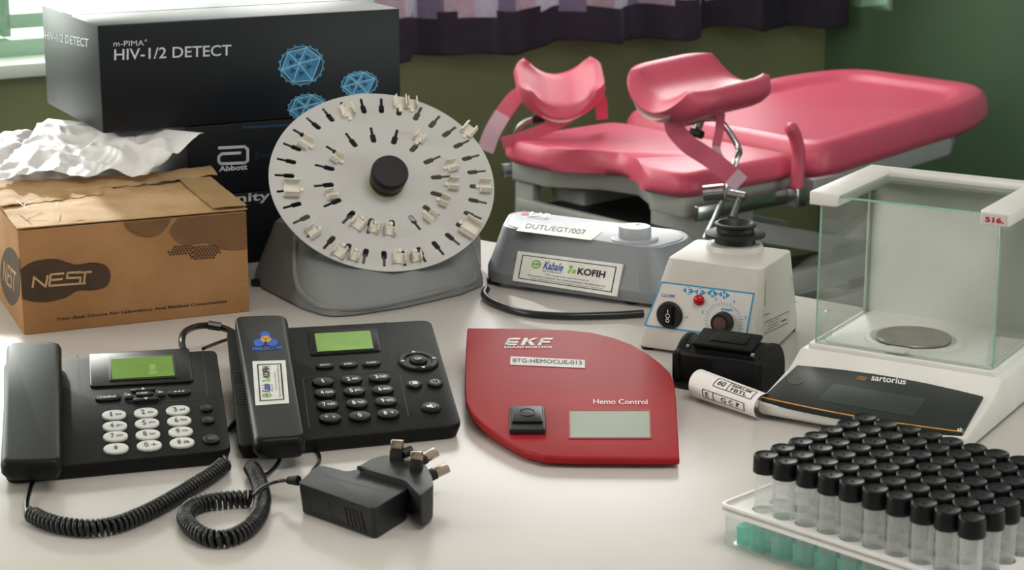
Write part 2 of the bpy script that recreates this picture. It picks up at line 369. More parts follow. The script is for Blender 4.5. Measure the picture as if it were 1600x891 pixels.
# door frame at the far right
mb = MB(); slab(mb, FB, 1.0, 1.06, 0, 2.1, -.02, .05, 0, .004); slab(mb, FB, 1.0, 1.9, 2.1, 2.16, -.02, .05, 0, .004); struct('trim_1', mb, M_trimg)
mb = MB(); slab(mb, FB, 1.06, 1.86, 0.01, 2.1, .0, .03, 0, .003)
slab(mb, FB, 1.14, 1.78, .2, 1.0, .028, .036, 0, .004); slab(mb, FB, 1.14, 1.78, 1.1, 1.95, .028, .036, 0, .004); struct('door_1', mb, M_doorb)

# curtain
cur = Thing('curtain', 'plaid lilac and dark purple curtain hanging in front of the back window', 'curtain', wallp(FA, 1.0, .8, .12))
mb = MB(); NS = 220; zs = []
CS0, CS1 = 1.02, 2.73
def chem(t): return .79 + .010 * math.sin(t * 19) + .008 * math.sin(t * 37) - (.02 if t < .06 else 0)
rows = 60; V = []
for j in range(rows + 1):
    for i in range(NS + 1):
        t = i / NS; s = CS0 + (CS1 - CS0) * t; zb = chem(t); z = zb + (2.5 - zb) * (j / rows) ** 1.3
        d = .12 + .035 * math.sin(t * 33 + .8 * math.sin(t * 9)) + .008 * math.sin(t * 97 + j * .1)
        V.append(wallp(FA, s + .012 * math.sin(t * 44), z, d))
for j in range(rows):
    for i in range(NS):
        t = i / NS; z = V[j * (NS + 1) + i].z; g = (t * 7.3) % 1
        if z < .895 - .015 * t: m = 1
        elif g < .3: m = 2
        elif g < .72: m = 0
        else: m = 3
        if t > .72 and m != 1: m = 1 if g > .35 else 3
        a = j * (NS + 1) + i; mb.f.append([a, a + 1, a + NS + 2, a + NS + 1]); mb.mi.append(m); mb.sm.append(True)
mb.v = V
co = cur.part('cloth_panel', mb, [M_cl, M_cd, M_cp, M_cm])
sd = co.modifiers.new('thickness', 'SOLIDIFY'); sd.thickness = .002
mb = MB(); tube(mb, [wallp(FA, .9, 2.52, .12), wallp(FA, 2.76, 2.52, .12)], .012, 12); cur.part('curtain_rod', mb, M_chrome)

# table
E0 = Vector((-.055, 3.02, 0)); Ed = Vector((.402 + .055, 2.667 - 3.02, 0)).normalized(); Pn = Vector((Ed.y, -Ed.x, 0))
if Pn.y > 0: Pn = -Pn
tb = Thing('table', 'long glossy off-white laminate table carrying the laboratory equipment', 'table', E0 + Ed * 0 + Pn * .9)
q = [E0 - Ed * 1.75, E0 + Ed * 1.9, E0 + Ed * 1.9 + Pn * 1.75, E0 - Ed * 1.75 + Pn * 1.75]
mb = MB(); loft(mb, [[p + Vector((0, 0, T - .035)) for p in q], [p + Vector((0, 0, T)) for p in q]], .004, 3); tb.part('tabletop', mb, M_table)
for a, b in ((-1.65, .1), (1.8, .1), (1.8, 1.65), (-1.65, 1.65)):
    mb = MB(); p = E0 + Ed * a + Pn * b; box(mb, Fr(p, Ed, n=(0, 0, 1)), -.03, .03, -.03, .03, 0, T - .035, .003); tb.part('leg', mb, M_bedframe)

# ================================================================== EXAMINATION BED
BU = Vector((math.cos(R(41)), math.sin(R(41)), 0)); BV = Vector((-BU.y, BU.x, 0))
BO = Vector((.40, 4.42, 0)); FBd = Fr(BO, BU, BV); BZ = .65
bed = Thing('examination_bed', 'pink padded examination bed with leg rests on a pale metal frame', 'bed', BO + BU * .6 + BV * .33)
def pad(mb, fr, poly, z0, z1, slope=0, rr=.03, dish=0, n=0):
    # cushion: rings from the underside round to the top
    cx = sum(p[0] for p in poly) / len(poly); cy = sum(p[1] for p in poly) / len(poly)
    def ring(ins, z):
        out = []
        for x, y in poly:
            d = Vector((x - cx, y - cy)); L = d.length; d = d * ((L - ins) / L); X = cx + d.x
            out.append(fr.p(X, cy + d.y, z + slope * X))
        return out
    h = z1 - z0; secs = [ring(rr * .6, z0)]
    for k in range(7):
        a = math.pi / 2 * k / 6; secs.append(ring(rr * (1 - math.sin(a)) if False else rr * (1 - math.cos(a)) * 1.0, z0 + h * .35 + h * .65 * math.sin(a)))
    secs.insert(1, ring(0, z0 + h * .25))
    if dish:
        hold, w, dz = dish; secs.append(ring(rr + hold * .5, z1 + .002)); rr = rr + hold
        for k in range(1, 7):
            t = k / 6; secs.append(ring(rr + w * t, z1 - dz * (3*t*t - 2*t**3)))
    loft(mb, secs, 0, 1, 0)
# seat pad with U cut-out at the foot end
sp_ = rpoly([(0, 0), (.40, 0), (.40, .66), (-.01, .66), (-.02, .46), (.05, .38), (.075, .28), (.035, .18), (-.015, .13)], [.05, .05, .05, .07, .05, .06, .06, .05, .05], 7)
mb = MB(); pad(mb, FBd, sp_, BZ - .034, BZ + .024, 0, .035); so = bed.part('seat_pad', mb, M_pink, smooth=60)
# backrest with a raised rim
bp_ = rpoly([(.43, -.02), (1.10, -.005), (1.29, .09), (1.29, .57), (1.10, .665), (.43, .68)], [.07, .16, .12, .12, .16, .07], 8)
mb = MB(); pad(mb, FBd, bp_, BZ - .075, BZ + .012, .065, .035, (.035, .05, .022)); bed.part('backrest_pad', mb, M_pink, smooth=60)
# frames under the cushions
mb = MB(); f2 = rpoly([(.44, -.012), (1.0, .01), (1.14, .10), (1.14, .56), (1.0, .65), (.44, .67)], .02)
loft(mb, [[FBd.p(x, y, BZ - .118 + .065 * x) for x, y in f2], [FBd.p(x, y, BZ - .072 + .065 * x) for x, y in f2]], .004); bed.part('backrest_frame', mb, M_bedframe)
mb = MB(); f3 = rpoly([(.02, .02), (.40, .02), (.40, .64), (.02, .64), (.02, .5), (.1, .38), (.12, .28), (.06, .18), (.02, .14)], .015)
prism(mb, FBd, f3, BZ - .085, BZ - .035, .006); bed.part('seat_frame', mb, M_bedframe)
for y in (-.012, .672):
    mb = MB(); box(mb, FBd, .02, .385, y - .008, y + .008, BZ - .085, BZ - .05, .002); bed.part('side_rail', mb, M_chrome)
# pedestal column, tray, base
mb = MB(); box(mb, FBd, .10, .30, .06, .22, .12, BZ - .1, .01); bed.part('pedestal_column', mb, M_bedframe)
mb = MB(); box(mb, FBd, .12, .34, .47, .60, .12, BZ - .1, .01); bed.part('pedestal_column', mb, M_bedframe)
mb = MB(); box(mb, FBd, .03, .34, .10, .56, BZ - .150, BZ - .140, .003); bed.part('tray', mb, M_dark)
mb = MB(); box(mb, FBd, .035, .065, .57, .64, .20, BZ - .09, .006); bed.part('side_panel', mb, M_bedframe)
mb = MB(); box(mb, FBd, .005, .028, .03, .60, BZ - .158, BZ - .126, .004); bed.part('cross_bar', mb, M_bedframe)
for y in (.08, .56):
    mb = MB(); box(mb, FBd, -.08, 1.25, y - .035, y + .035, .055, .115, .008)
    b_ = bed.part('base_rail', mb, M_bedframe)
for x in (-.02, 1.15):
    mb = MB(); box(mb, FBd, x - .03, x + .03, .02, .62, .06, .11, .006); bed.part('base_crossbar', mb, M_bedframe)
for (x0, z0, x1, z1) in ((.22, .22, .95, .50), (.25, .50, 1.0, .30)):
    for y in (.09, .57):
        mb = MB(); bar(mb, FBd.p(x0, y, z0), FBd.p(x1, y, z1), .03, .05, .004); bed.part('scissor_arm', mb, M_bedframe)
mb = MB(); bar(mb, FBd.p(.2, -.0, .36), FBd.p(1.15, -.0, .36), .03, .055, .004); bed.part('lower_rail', mb, M_bedframe)
mb = MB(); bar(mb, FBd.p(.2, -.0, .27), FBd.p(1.15, -.0, .27), .03, .055, .004); bed.part('lower_rail', mb, M_bedframe)
for x in (-.05, 1.2):
    for y in (.08, .56):
        mb = MB(); lathe(mb, Fr(FBd.p(x, y, 0), BU, BV), [(.022, 0), (.028, .01), (.02, .05), (.015, .06)], 20); bed.part('foot', mb, M_rubber)
# chrome bracket and grip handle on the near side by the headrest joint
mb = MB(); box(mb, FBd, .385, .50, -.05, -.030, BZ - .075, BZ - .030, .003); bed.part('side_bracket', mb, M_bedframe)
mb = MB(); lathe(mb, Fr(FBd.p(.45, -.04, BZ - .105), -BV, n=-BV + Vector((0, 0, -.1))), [(.012, 0), (.03, .004), (.033, .02), (.026, .034), (.012, .036)], 20); bed.part('adjusting_knob', mb, M_rubber)
hp_ = [hz(1242, 255, -.2), hz(1238, 238, -.2)]
gx, gy = .345, -.03
mb = MB(); G = catmull([FBd.p(gx, gy, BZ - .055), FBd.p(gx + .004, gy, BZ), FBd.p(gx + .004, gy, BZ + .035), FBd.p(gx - .012, gy, BZ + .08), FBd.p(gx - .036, gy, BZ + .11)], 6)
tube(mb, G, [.012] + [.0165] * (len(G) - 3) + [.014, .005], 16); g = bed.part('hand_grip', mb, M_pink)
mb = MB(); box(mb, FBd, gx - .018, gx + .018, gy - .02, gy + .02, BZ - .09, BZ - .045, .003); bed.part('grip_clamp', mb, M_chrome)

# leg rests: a curved cushion on a white shell, carried by chrome rods
def saddle(mb, fr, W, Lh, sag, th, cant=0, flare=0, off=0, nx=26, ny=14, rr=.6):
    """trough shaped cushion: x across, y along, closed rounded section"""
    top = []; bot = []
    for j in range(ny + 1):
        v = -1 + 2 * j / ny; rt = []; rb = []
        half = W / 2 * (1 - .22 * max(0, abs(v) - .45) ** 2 / .3)
        for i in range(nx + 1):
            u = -1 + 2 * i / nx; e = max(abs(u) ** 6, abs(v) ** 8) 
            Lj = Lh * (1 - .18 * abs(u) ** 3)
            a = u * 1.05; x = half * math.sin(a) / math.sin(1.05) ; z = sag * (1 - math.cos(a)) / (1 - math.cos(1.05)) + flare * v * v
            t = th * (1 - e) ** .5
            nn = Vector((-math.sin(a) * .7, 0, math.cos(a))).normalized()
            P = Vector((x + off, v * Lj / 2, z))
            rt.append(fr.p(*(P + nn * t / 2))); rb.append(fr.p(*(P - nn * t / 2)))
        top.append(rt); bot.append(rb)
    n = nx + 1; V = [p for r_ in top for p in r_]; nb = len(V); V += [p for r_ in bot for p in r_]; Fq = []
    for j in range(ny):
        for i in range(nx):
            a = j * n + i; Fq.append([a, a + 1, a + n + 1, a + n]); Fq.append([nb + a, nb + a + n, nb + a + n + 1, nb + a + 1])
    for i in range(nx): Fq.append([i, nb + i, nb + i + 1, i + 1]); a = ny * n + i; Fq.append([a, a + 1, nb + a + 1, nb + a])
    for j in range(ny): a = j * n; Fq.append([a, a + n, nb + a + n, nb + a]); a = j * n + nx; Fq.append([a, nb + a, nb + a + n, a + n])
    mb.add(V, Fq)
def dpt(px, py, y):                                     # a point of the photo at depth y
    d = ray(px, py); return EYE + d * (y / d.y)
# far rest
def rest(cpx, cpy, depth, W, L, sag, th, yax, nax, off=0):
    c_ = dpt(cpx, cpy, depth); x = Vector(yax).cross(Vector(nax)); f = Fr(c_, x, n=nax); return f
yA = Vector((.10, -.80, -.60)); fA = rest(872, 152, 4.93, 0, 0, 0, 0, yA, (.05, -.5, .86))
mb = MB(); saddle(mb, fA, .215, .165, .075, .045); ra = bed.part('leg_rest', mb, M_pink, smooth=60)
mb = MB(); saddle(mb, Fr(fA.p(0, 0, -.018), fA.x, n=fA.n), .202, .155, .072, .02); bed.part('rest_shell', mb, M_white, ra, smooth=60)
fB = rest(1090, 155, 4.40, 0, 0, 0, 0, (-.70, -.52, -.26), (.05, -.17, .98))
mb = MB(); saddle(mb, fB, .24, .31, .062, .058); rb_ = bed.part('leg_rest', mb, M_pink, smooth=60)
mb = MB(); saddle(mb, Fr(fB.p(0, 0, -.02), fB.x, n=fB.n), .212, .30, .06, .02); bed.part('rest_shell', mb, M_white, rb_, smooth=60)
# rods: near
mb = MB(); c0 = fB.p(0, .0, -.035)
tube(mb, [dpt(1098, 175, 4.42), dpt(1087, 205, 4.42)], .012, 12)
tube(mb, catmull([dpt(1060, 196, 4.42), dpt(1100, 186, 4.41), dpt(1126, 190, 4.40), dpt(1154, 232, 4.38), dpt(1150, 250, 4.36), dpt(1136, 295, 4.35), dpt(1120, 335, 4.35), dpt(1102, 372, 4.35)], 5), .0075, 12)
bed.part('support_rod', mb, M_chrome)
mb = MB(); tube(mb, [dpt(1080, 206, 4.40), dpt(1097, 211, 4.38)], .010, 12); bed.part('lock_lever', mb, M_rubber)
mb = MB(); tube(mb, [dpt(1100, 303, 4.36), dpt(1132, 300, 4.35)], .019, 16); tube(mb, [dpt(1120, 300, 4.36), dpt(1164, 308, 4.34)], .011, 14); bed.part('rod_clamp', mb, M_chrome)
mb = MB(); tube(mb, [dpt(1156, 308, 4.34), dpt(1143, 348, 4.34)], .008, 12); tube(mb, [dpt(1146, 338, 4.34), dpt(1141, 356, 4.34)], .011, 12, 1); bed.part('clamp_handle', mb, [M_chrome, M_rubber])
# rods: far
mb = MB(); tube(mb, catmull([dpt(872, 168, 4.96), dpt(862, 184, 4.97), dpt(836, 186, 4.98), dpt(812, 198, 4.99), dpt(800, 230, 5.0)], 5), .008, 12); bed.part('support_rod', mb, M_steel)
mb = MB(); tube(mb, [dpt(832, 186, 4.96), dpt(850, 184, 4.96)], .012, 12); bed.part('lock_lever', mb, M_rubber)
mb = MB(); bar(mb, dpt(803, 240, 4.96), dpt(805, 400, 4.96), .012, .012); bed.part('upright_post', mb, M_steel)
# straps
def strap(pts, w, names='strap', m=(M_pinkst, M_velcro), cut=None, wd=(0, 0, 1)):
    mb = MB(); P = catmull(pts, 8); n = len(P); V = []; tk = .0018
    for i, p in enumerate(P):
        t = (P[min(i+1, n-1)] - P[max(i-1, 0)]).normalized(); wv = Vector(wd); wv = (wv - t * wv.dot(t)).normalized(); nn = t.cross(wv)
        V += [p + wv*w/2 + nn*tk, p - wv*w/2 + nn*tk, p - wv*w/2 - nn*tk, p + wv*w/2 - nn*tk]
    for i in range(n - 1):
        for k in range(4):
            a = i*4 + k; b = i*4 + (k+1) % 4; mb.f.append([a, b, b+4, a+4]); mb.mi.append(1 if cut and cut[0] <= i/n <= cut[1] else 0); mb.sm.append(True)
    mb.f += [[3, 2, 1, 0], [4*n-4, 4*n-3, 4*n-2, 4*n-1]]; mb.mi += [0, 0]; mb.sm += [False, False]; mb.v = V
    return mb
bed.part('strap', strap([dpt(822, 142, 4.93), dpt(806, 152, 4.92), dpt(788, 175, 4.9), dpt(770, 205, 4.88), dpt(758, 236, 4.87)], .042, cut=(.5, 1), wd=(.9, .1, .25)), [M_pinkst, M_velcro], ra)
bed.part('strap', strap([dpt(905, 170, 4.94), dpt(884, 186, 4.92), dpt(856, 200, 4.9), dpt(820, 214, 4.88), dpt(785, 224, 4.86)], .03, wd=(.3, .2, .9)), [M_pinkst, M_velcro], ra)
bed.part('strap', strap([dpt(934, 148, 4.95), dpt(939, 160, 4.98), dpt(941, 186, 5.0)], .03, wd=(1, 0, .1)), [M_pinkst, M_velcro], ra)
bed.part('strap', strap([dpt(1052, 188, 4.36), dpt(1056, 204, 4.35), dpt(1076, 226, 4.34), dpt(1102, 243, 4.34), dpt(1128, 262, 4.33), dpt(1158, 288, 4.33)], .042, cut=(.86, 1), wd=(.75, 0, .5)), [M_pinkst, M_velcro], rb_)
bed.part('strap', strap([dpt(1126, 176, 4.38), dpt(1124, 205, 4.37), dpt(1119, 232, 4.35), dpt(1126, 250, 4.34), dpt(1140, 268, 4.335)], .02, cut=(.45, .9), wd=(1, .2, .2)), [M_pinkst, M_velcro], rb_)

# ================================================================== CARTONS
def carton(fr, w, d, h, name, label, mats, r=.002):
    pass
# stack of dark cartons: fitted frame
HY = .48                                     # their heading
HX = Vector((math.cos(HY), math.sin(HY), 0)); HZ = .213
hiv0 = hz(161, 209, HZ)
FH = Fr(hiv0, HX, n=(0, 0, 1)); HW, HD, HH = .463, .305, .153
FHf = Fr(hiv0, HX, n=HX.cross(Vector((0, 0, 1))))              # its front face, y is up
if FHf.y.z < 0: FHf = Fr(hiv0, HX, (0, 0, 1))
def zA(x, y): return (x / 2.5, y / 2.5)
t = Thing('carton', 'dark navy test kit carton with blue virus pictures, topmost of the stack', 'box', FH.p(HW/2, HD/2), 'dark cartons stacked behind the disc')
mb = MB(); box(mb, FH, 0, HW, 0, HD, 0, HH, .0025, 2)
text(mb, FHf, 'HIV-1/2 DETECT', *[0]*0, cx=0, cy=0, w=.001, h=.001, mi=1) if False else None
tq(mb, FHf, 'm-PIMA', zA(443, 181), zA(562, 178), zA(443, 160), mi=1, bold=0)
text(mb, FHf, 'o', *FHf.uv(*zA(569, 158)), .003, .003, mi=1, bold=.01)
tq(mb, FHf, 'HIV-1/2 DETECT', zA(446, 236), zA(903, 217), zA(446, 192), mi=1, bold=.008)
FHl = Fr(FH.p(0, HD, 0), -FH.y, (0, 0, 1))
tq(mb, FHl, 'HIV-1/2 DETECT', zA(176, 153), zA(346, 186), zA(176, 121), mi=1, bold=.008)
def virus(cx, cy, rx, ry, cut=None):
    p0 = FHf.uv(*zA(cx, cy)); rr = abs(FHf.uv(*zA(cx + rx, cy))[0] - p0[0]); r2 = abs(FHf.uv(*zA(cx, cy + ry))[1] - p0[1])
    flat(mb, FHf, circ(*p0, rr * .97, 40, r2 * .97), .0004, 3)
    hexp = [(p0[0] + rr * .92 * math.cos(R(a)), p0[1] + r2 * .92 * math.sin(R(a))) for a in (20, 75, 130, 190, 245, 300)]
    flat(mb, FHf, hexp, .0007, 2)
    ctr = (p0[0] - rr * .1, p0[1] + r2 * .1)
    for hp in hexp: line2(mb, FHf, [ctr, hp], .0014, .0010, 4)
    line2(mb, FHf, hexp + [hexp[0]], .0014, .0011, 4)
    mids = [((hexp[i][0] + hexp[i-1][0]) / 2, (hexp[i][1] + hexp[i-1][1]) / 2) for i in range(6)]
    for m_ in mids:
        q_ = (m_[0] * .55 + ctr[0] * .45, m_[1] * .55 + ctr[1] * .45)
        for k in range(3): flat(mb, FHf, circ(q_[0] + rr * .07 * math.cos(k * 2.1), q_[1] + r2 * .07 * math.sin(k * 2.1), rr * .055, 8), .0012, 3)
    line2(mb, FHf, circ(*p0, rr * .97, 40, r2 * .97) + [circ(*p0, rr * .97, 40, r2 * .97)[0]], .0011, .0012, 4)
    for k in range(18):
        a = 2 * math.pi * k / 18 + .1; flat(mb, FHf, circ(p0[0] + rr * math.cos(a), p0[1] + r2 * math.sin(a), rr * .075, 10), .0013, 2)
virus(1177, 255, 86, 76); virus(1403, 327, 70, 48); virus(1200, 418, 74, 50)
hc = t.part('carton_body', mb, [M_navy, M_cartoff, M_blue, M_blued, M_bluel])
mb = MB(); box(mb, FH, .0, HW, HD * .46, HD * .62, HH, HH + .0005); t.part('packing_tape', mb, M_navy)
# two black cartons below
x0 = FH.loc(hz(316, 210, HZ)).x; W2 = .345
def lower(z0, z1, label):
    t = Thing('carton', label, 'box', FH.p(x0 + W2/2, HD/2, z0 - HZ), 'dark cartons stacked behind the disc'); mb = MB()
    box(mb, FH, x0, x0 + W2, 0, HD, z0 - HZ, z1 - HZ, .0025, 2); return t, mb
t, mb = lower(.108, .2125, 'black carton with grey company logo, in the middle of the stack')
# outlined letter form of the mark
def px(fr, pts): return [fr.uv(*zA(*p)) for p in pts]
line2(mb, FHf, px(FHf, [(855, 578), (955, 573), (967, 583), (967, 628), (955, 636), (862, 640), (854, 630), (854, 612), (866, 601), (938, 597)]), .0042, .0005, 1)
tq(mb, FHf, 'Abbott', zA(855, 671), zA(966, 662), zA(855, 650), mi=1, bold=.03)
line2(mb, FHf, px(FHf, [(1008, 596), (1000, 600), (998, 618), (1005, 624)]), .0012, .0005, 4)
tq(mb, FHf, 'Cobalt', zA(1006, 616), zA(1062, 612), zA(1006, 602), mi=4)
line2(mb, FHf, px(FHf, [(950, 498), (1060, 492), (1160, 486)]), .004, .0005, 3)
t.part('carton_body', mb, [M_bcarton, M_cartoff, M_blue, M_blued, M_blued])
t, mb = lower(0, .108, 'black carton with partly hidden white lettering, lowest of the stack')
tq(mb, FHf, 'unity', zA(880, 808), zA(1056, 790), zA(880, 764), mi=1, bold=.02)
t.part('carton_body', mb, [M_bcarton, M_cartoff])

# brown cardboard box
n0 = hz(37.6, 524, 0); nx = (hz(390, 487, 0) - n0).normalized(); NW, ND, NH = .302, .235, .141
FN = Fr(n0, nx, n=(0, 0, 1)); FNf = Fr(n0, nx, (0, 0, 1)); FNl = Fr(FN.p(0, ND, 0), -FN.y, (0, 0, 1)); FNt = Fr(FN.p(0, 0, NH), nx, n=(0, 0, 1))
def z2(x, y): return (x / 2.476, 180 + y / 2.476)
t = Thing('cardboard_box', 'brown cardboard box with torn top flaps standing in front of the dark cartons', 'box', FN.p(NW/2, ND/2))
mb = MB(); box(mb, FN, 0, NW, 0, ND, 0, NH - .002, .0015, 2)
def clipf(poly, x0_=None, y0_=None, x1_=None, y1_=None):
    return [(min(max(x, x0_ if x0_ is not None else -9), x1_ if x1_ is not None else 9), min(max(y, y0_ if y0_ is not None else -9), y1_ if y1_ is not None else 9)) for x, y in poly]
def blob(pts, fr=None, **k):
    P = [Vector((*(fr or FNf).uv(*z2(*p)), 0)) for p in pts]; P = catmull(P + [P[0]], 6)[:-1]; return clipf([(p.x, p.y) for p in P], **k)
flat(mb, FNf, blob([(72, 600), (130, 566), (210, 556), (262, 570), (300, 578), (360, 570), (410, 582), (428, 620), (412, 662), (360, 678), (300, 680), (250, 708), (170, 724), (100, 716), (72, 690)], x0_=.0005), .0004, 1)
flat(mb, FNf, blob([(470, 395), (490, 440), (540, 468), (600, 470), (640, 440), (660, 405), (658, 385), (560, 380)], y1_=NH - .003), .0004, 2)
flat(mb, FNf, blob([(690, 395), (655, 450), (700, 500), (760, 500), (800, 498), (860, 520), (930, 522), (968, 505), (975, 420), (972, 372), (800, 380)], y1_=NH - .003, x1_=NW - .0005), .0004, 2)
for r_ in range(6):                            # dotted print
    for k in range(19):
        ex = abs(r_ - 2.2) * 1.1; 
        if k < ex * .9 or k > 18 - ex * .8 or (r_ > 3 and k < 8): continue
        flat(mb, FNf, circ(*FNf.uv(*z2(640 + k * 12 + (r_ % 2) * 6, 513 + r_ * 9 - k * .9 + (6 if k > 8 else 0))), .0016, 8), .0006, 1)
# the outlined NEST word
def stroke(pts, w=.0027, fr=FNf, mi=3): line2(mb, fr, [fr.uv(*z2(*p)) for p in pts], w, .0007, mi)
stroke([(126, 666), (131, 626), (176, 664), (184, 621)]); stroke([(246, 612), (196, 616), (190, 660), (330, 650)]); stroke([(193, 638), (240, 634)])
stroke([(312, 606), (262, 610), (258, 630), (312, 628), (308, 652)]); stroke([(290, 610), (352, 606)]); stroke([(330, 608), (324, 650)])
tq(mb, FNf, 'Your Best Choice For Laboratory And Medical Consumables', z2(216, 799), z2(878, 728), z2(216, 784), mi=1, bold=.03, z=.0005)
# print on the left side
flat(mb, FNl, blob([(76, 560), (46, 515), (22, 520), (6, 570), (4, 640), (20, 700), (48, 736), (76, 690)], FNl), .0005, 1)
tq(mb, FNl, 'NEST', z2(14, 640), z2(60, 690), z2(18, 560), mi=3, z=.0009)
t.part('carton_body', mb, [M_kraft, M_kraftd, M_kraftm, M_kraftl])
def crumple(mb, fr, x0, x1, y0, y1, fn, nx_=40, ny_=24, mi=0, th=.0015, edge=None):
    V = []; n = nx_ + 1
    for j in range(ny_ + 1):
        for i in range(nx_ + 1):
            u, v = i / nx_, j / ny_; ya, yb = (edge(u) if edge else (y0, y1)); x = x0 + (x1 - x0) * u; y = ya + (yb - ya) * v; V.append((x, y, fn(u, v, x, y)))
    top = [fr.p(*p) for p in V]; bot = [fr.p(p[0], p[1], p[2] - th) for p in V]; nb = len(V); Fq = []
    for j in range(ny_):
        for i in range(nx_): a = j*n + i; Fq += [[a, a+1, a+n+1, a+n], [nb+a, nb+a+n, nb+a+n+1, nb+a+1]]
    for i in range(nx_): a = ny_*n + i; Fq += [[i, nb+i, nb+i+1, i+1], [a, a+1, nb+a+1, nb+a]]
    for j in range(ny_): a = j*n; b = a + nx_; Fq += [[a, a+n, nb+a+n, nb+a], [b, nb+b, nb+b+n, b+n]]
    mb.add(top + bot, Fq, mi)
def nz(x, y, s, k=0): return noise.noise(Vector((x * s, y * s, k)))
def ridge(x, y, s, k): return 1 - abs(nz(x, y, s, k)) * 2.6
mb = MB(); crumple(mb, FNt, -.001, NW + .001, -.001, .15, lambda u, v, x, y: .002 + .0028 * max(0, ridge(x, y, 11, 3) - .3) * (v > .03) + .004 * v * v, 70, 36, edge=lambda u: (-.001, .168 + .02 * u + .012 * nz(u, 0, 14, 5)))
t.part('top_flap', mb, M_kraftl, smooth=20)
mb = MB(); crumple(mb, FNt, .05, NW + .012, 0, 1, lambda u, v, x, y: (.008 + .006 * v + .003 * nz(x, y, 26, 9) + .004 * u), 60, 12, edge=lambda u: (.168 + .028 * u + .016 * nz(u, 3, 12, 2), .212 + .02 * u + .010 * nz(u, 7, 16, 1)))
t.part('torn_flap', mb, M_kraftl, smooth=20)
mb = MB(); crumple(mb, FNt, -.006, .16, 0, 1, lambda u, v, x, y: .004 + .010 * v + .005 * abs(nz(x, y, 30, 4)) + .004 * (1-u), 40, 14, edge=lambda u: (.11 + .05 * u + .02 * nz(u, 5, 11, 2), .235 - .01 * u))
t.part('torn_flap', mb, M_kraftl, smooth=20)
mb = MB()
stroke_t = lambda pts, w=.002: line2(mb, FNt, [FNt.uv(*z2(*p), .013) for p in pts], w, .0165, 0)
stroke_t([(64, 340), (108, 373)]); stroke_t([(150, 335), (100, 350), (92, 360), (170, 358)]); stroke_t([(222, 346), (215, 362), (175, 372)])
t.part('marker_writing', mb, M_inkgrey)
mb = MB(); crumple(mb, FNt, NW - .045, NW + .001, .0, .19, lambda u, v, x, y: .0068 + .004 * v * v + .0008 * nz(x, y, 60), 8, 20, th=.0004); t.part('packing_tape', mb, M_tape)

# white plastic bag heaped behind the brown box
bc = FH.p(x0 - .195, .17, -HZ); mb = MB(); bm = bmesh.new(); bmesh.ops.create_icosphere(bm, subdivisions=6, radius=1)
for v in bm.verts:
    d = v.co.normalized(); n1 = noise.noise(d * 2.1 + Vector((3, 1, 5))); n2 = 1 - abs(noise.noise(d * 5 + Vector((9, 2, 0)))) * 2; n3 = 1 - abs(noise.noise(d * 13)) * 2
    k = 1 + .22 * n1 + .07 * n2 + .018 * n3; p = Vector((d.x * .165 * k, d.y * .11 * k, .084 + d.z * .102 * k)); p.z = max(p.z, .0015)
    a = HY; p = Vector((p.x * math.cos(a) - p.y * math.sin(a), p.x * math.sin(a) + p.y * math.cos(a), p.z)); v.co = bc + p
mb.addbm(bm)
tag(link('plastic_bag', mb, M_bag, bc, smooth=60), 'crumpled white plastic bag heaped between the brown box and the window', 'bag')
# creased white sheet hanging from under the top carton
ws = [hz(75, 186, .205), hz(318, 208, .2125), hz(232, 276, .160), hz(-12, 288, .160)]
mb = MB(); V = []; NN = 80
fo = Fr(ws[0], ws[1] - ws[0], n=(0, 0, 1))
for j in range(NN + 1):
    for i in range(NN + 1):
        u, v = i / NN, j / NN; p = ws[0].lerp(ws[1], u).lerp(ws[3].lerp(ws[2], u), v)
        wob = min(1, v * 4); ed_ = Vector((.022 * nz(u, 1, 5, 3) * (1 - abs(2*u-1)) , -.018 * nz(u * 1.3, 4, 6, 8) - .010 * nz(u, 2, 17, 5), 0)) * v
        p = p + ed_ + Vector((0, 0, wob * (.007 * nz(p.x, p.y, 14, 2) + .010 * max(0, 1 - abs(nz(p.x, p.y, 9, 6)) * 3) + .006 * max(0, 1 - abs(nz(p.x, p.y, 22, 1)) * 4)))); V.append(p)
Fq = [[j*(NN+1)+i, j*(NN+1)+i+1, (j+1)*(NN+1)+i+1, (j+1)*(NN+1)+i] for j in range(NN) for i in range(NN)]; mb.add(V, Fq)
o = tag(link('paper_sheet', mb, M_bag, ws[0]), 'creased white sheet draped left of the black cartons under the navy carton', 'paper'); md = o.modifiers.new('t', 'SOLIDIFY'); md.thickness = .0006

# ================================================================== DISC ROTATOR
def z3(x, y): return (380 + x / 2.407, 130 + y / 2.407)
dc = dpt(598, 283, 2.70)
dn = (RT * .20 + UP * .36 - FW * .91).normalized()
FD = Fr(dc, RT, n=dn)
# half axes fitted to the outline in the photo
RX = abs(FD.uv(774.5, 283)[0] - FD.uv(421.5, 283)[0]) / 2 * 1.0; RY = abs(FD.uv(598, 144.8)[1] - FD.uv(598, 421.6)[1]) / 2
rot = Thing('disc_rotator', 'tube rotator with a large pale slotted disc on a grey stand', 'laboratory rotator', (dc.x, dc.y - .02, T))
def slot(rad, ang, L, w1, w2):
    c, s = math.cos(ang), math.sin(ang); pts = []
    prof = [(-L/2, -w1), (-L*.05, -w1), (0, -w2), (L/2 - w2*.6, -w2), (L/2, -w2*.5), (L/2, w2*.5), (L/2 - w2*.6, w2), (0, w2), (-L*.05, w1), (-L/2, w1)]
    return [((rad - a) * c - b * s) * 1.0 for a, b in prof], [((rad - a) * s + b * c) for a, b in prof]
ELX, ELY = RX, RY
outer = [(math.cos(2*math.pi*k/120) * ELX, math.sin(2*math.pi*k/120) * ELY) for k in range(120)]
holes = []
for k in range(32):
    xs, ys = slot(.862, R(11.25 * k + 2), .172, .013, .025); holes.append([(x * ELX, y * ELY) for x, y in zip(xs, ys)])
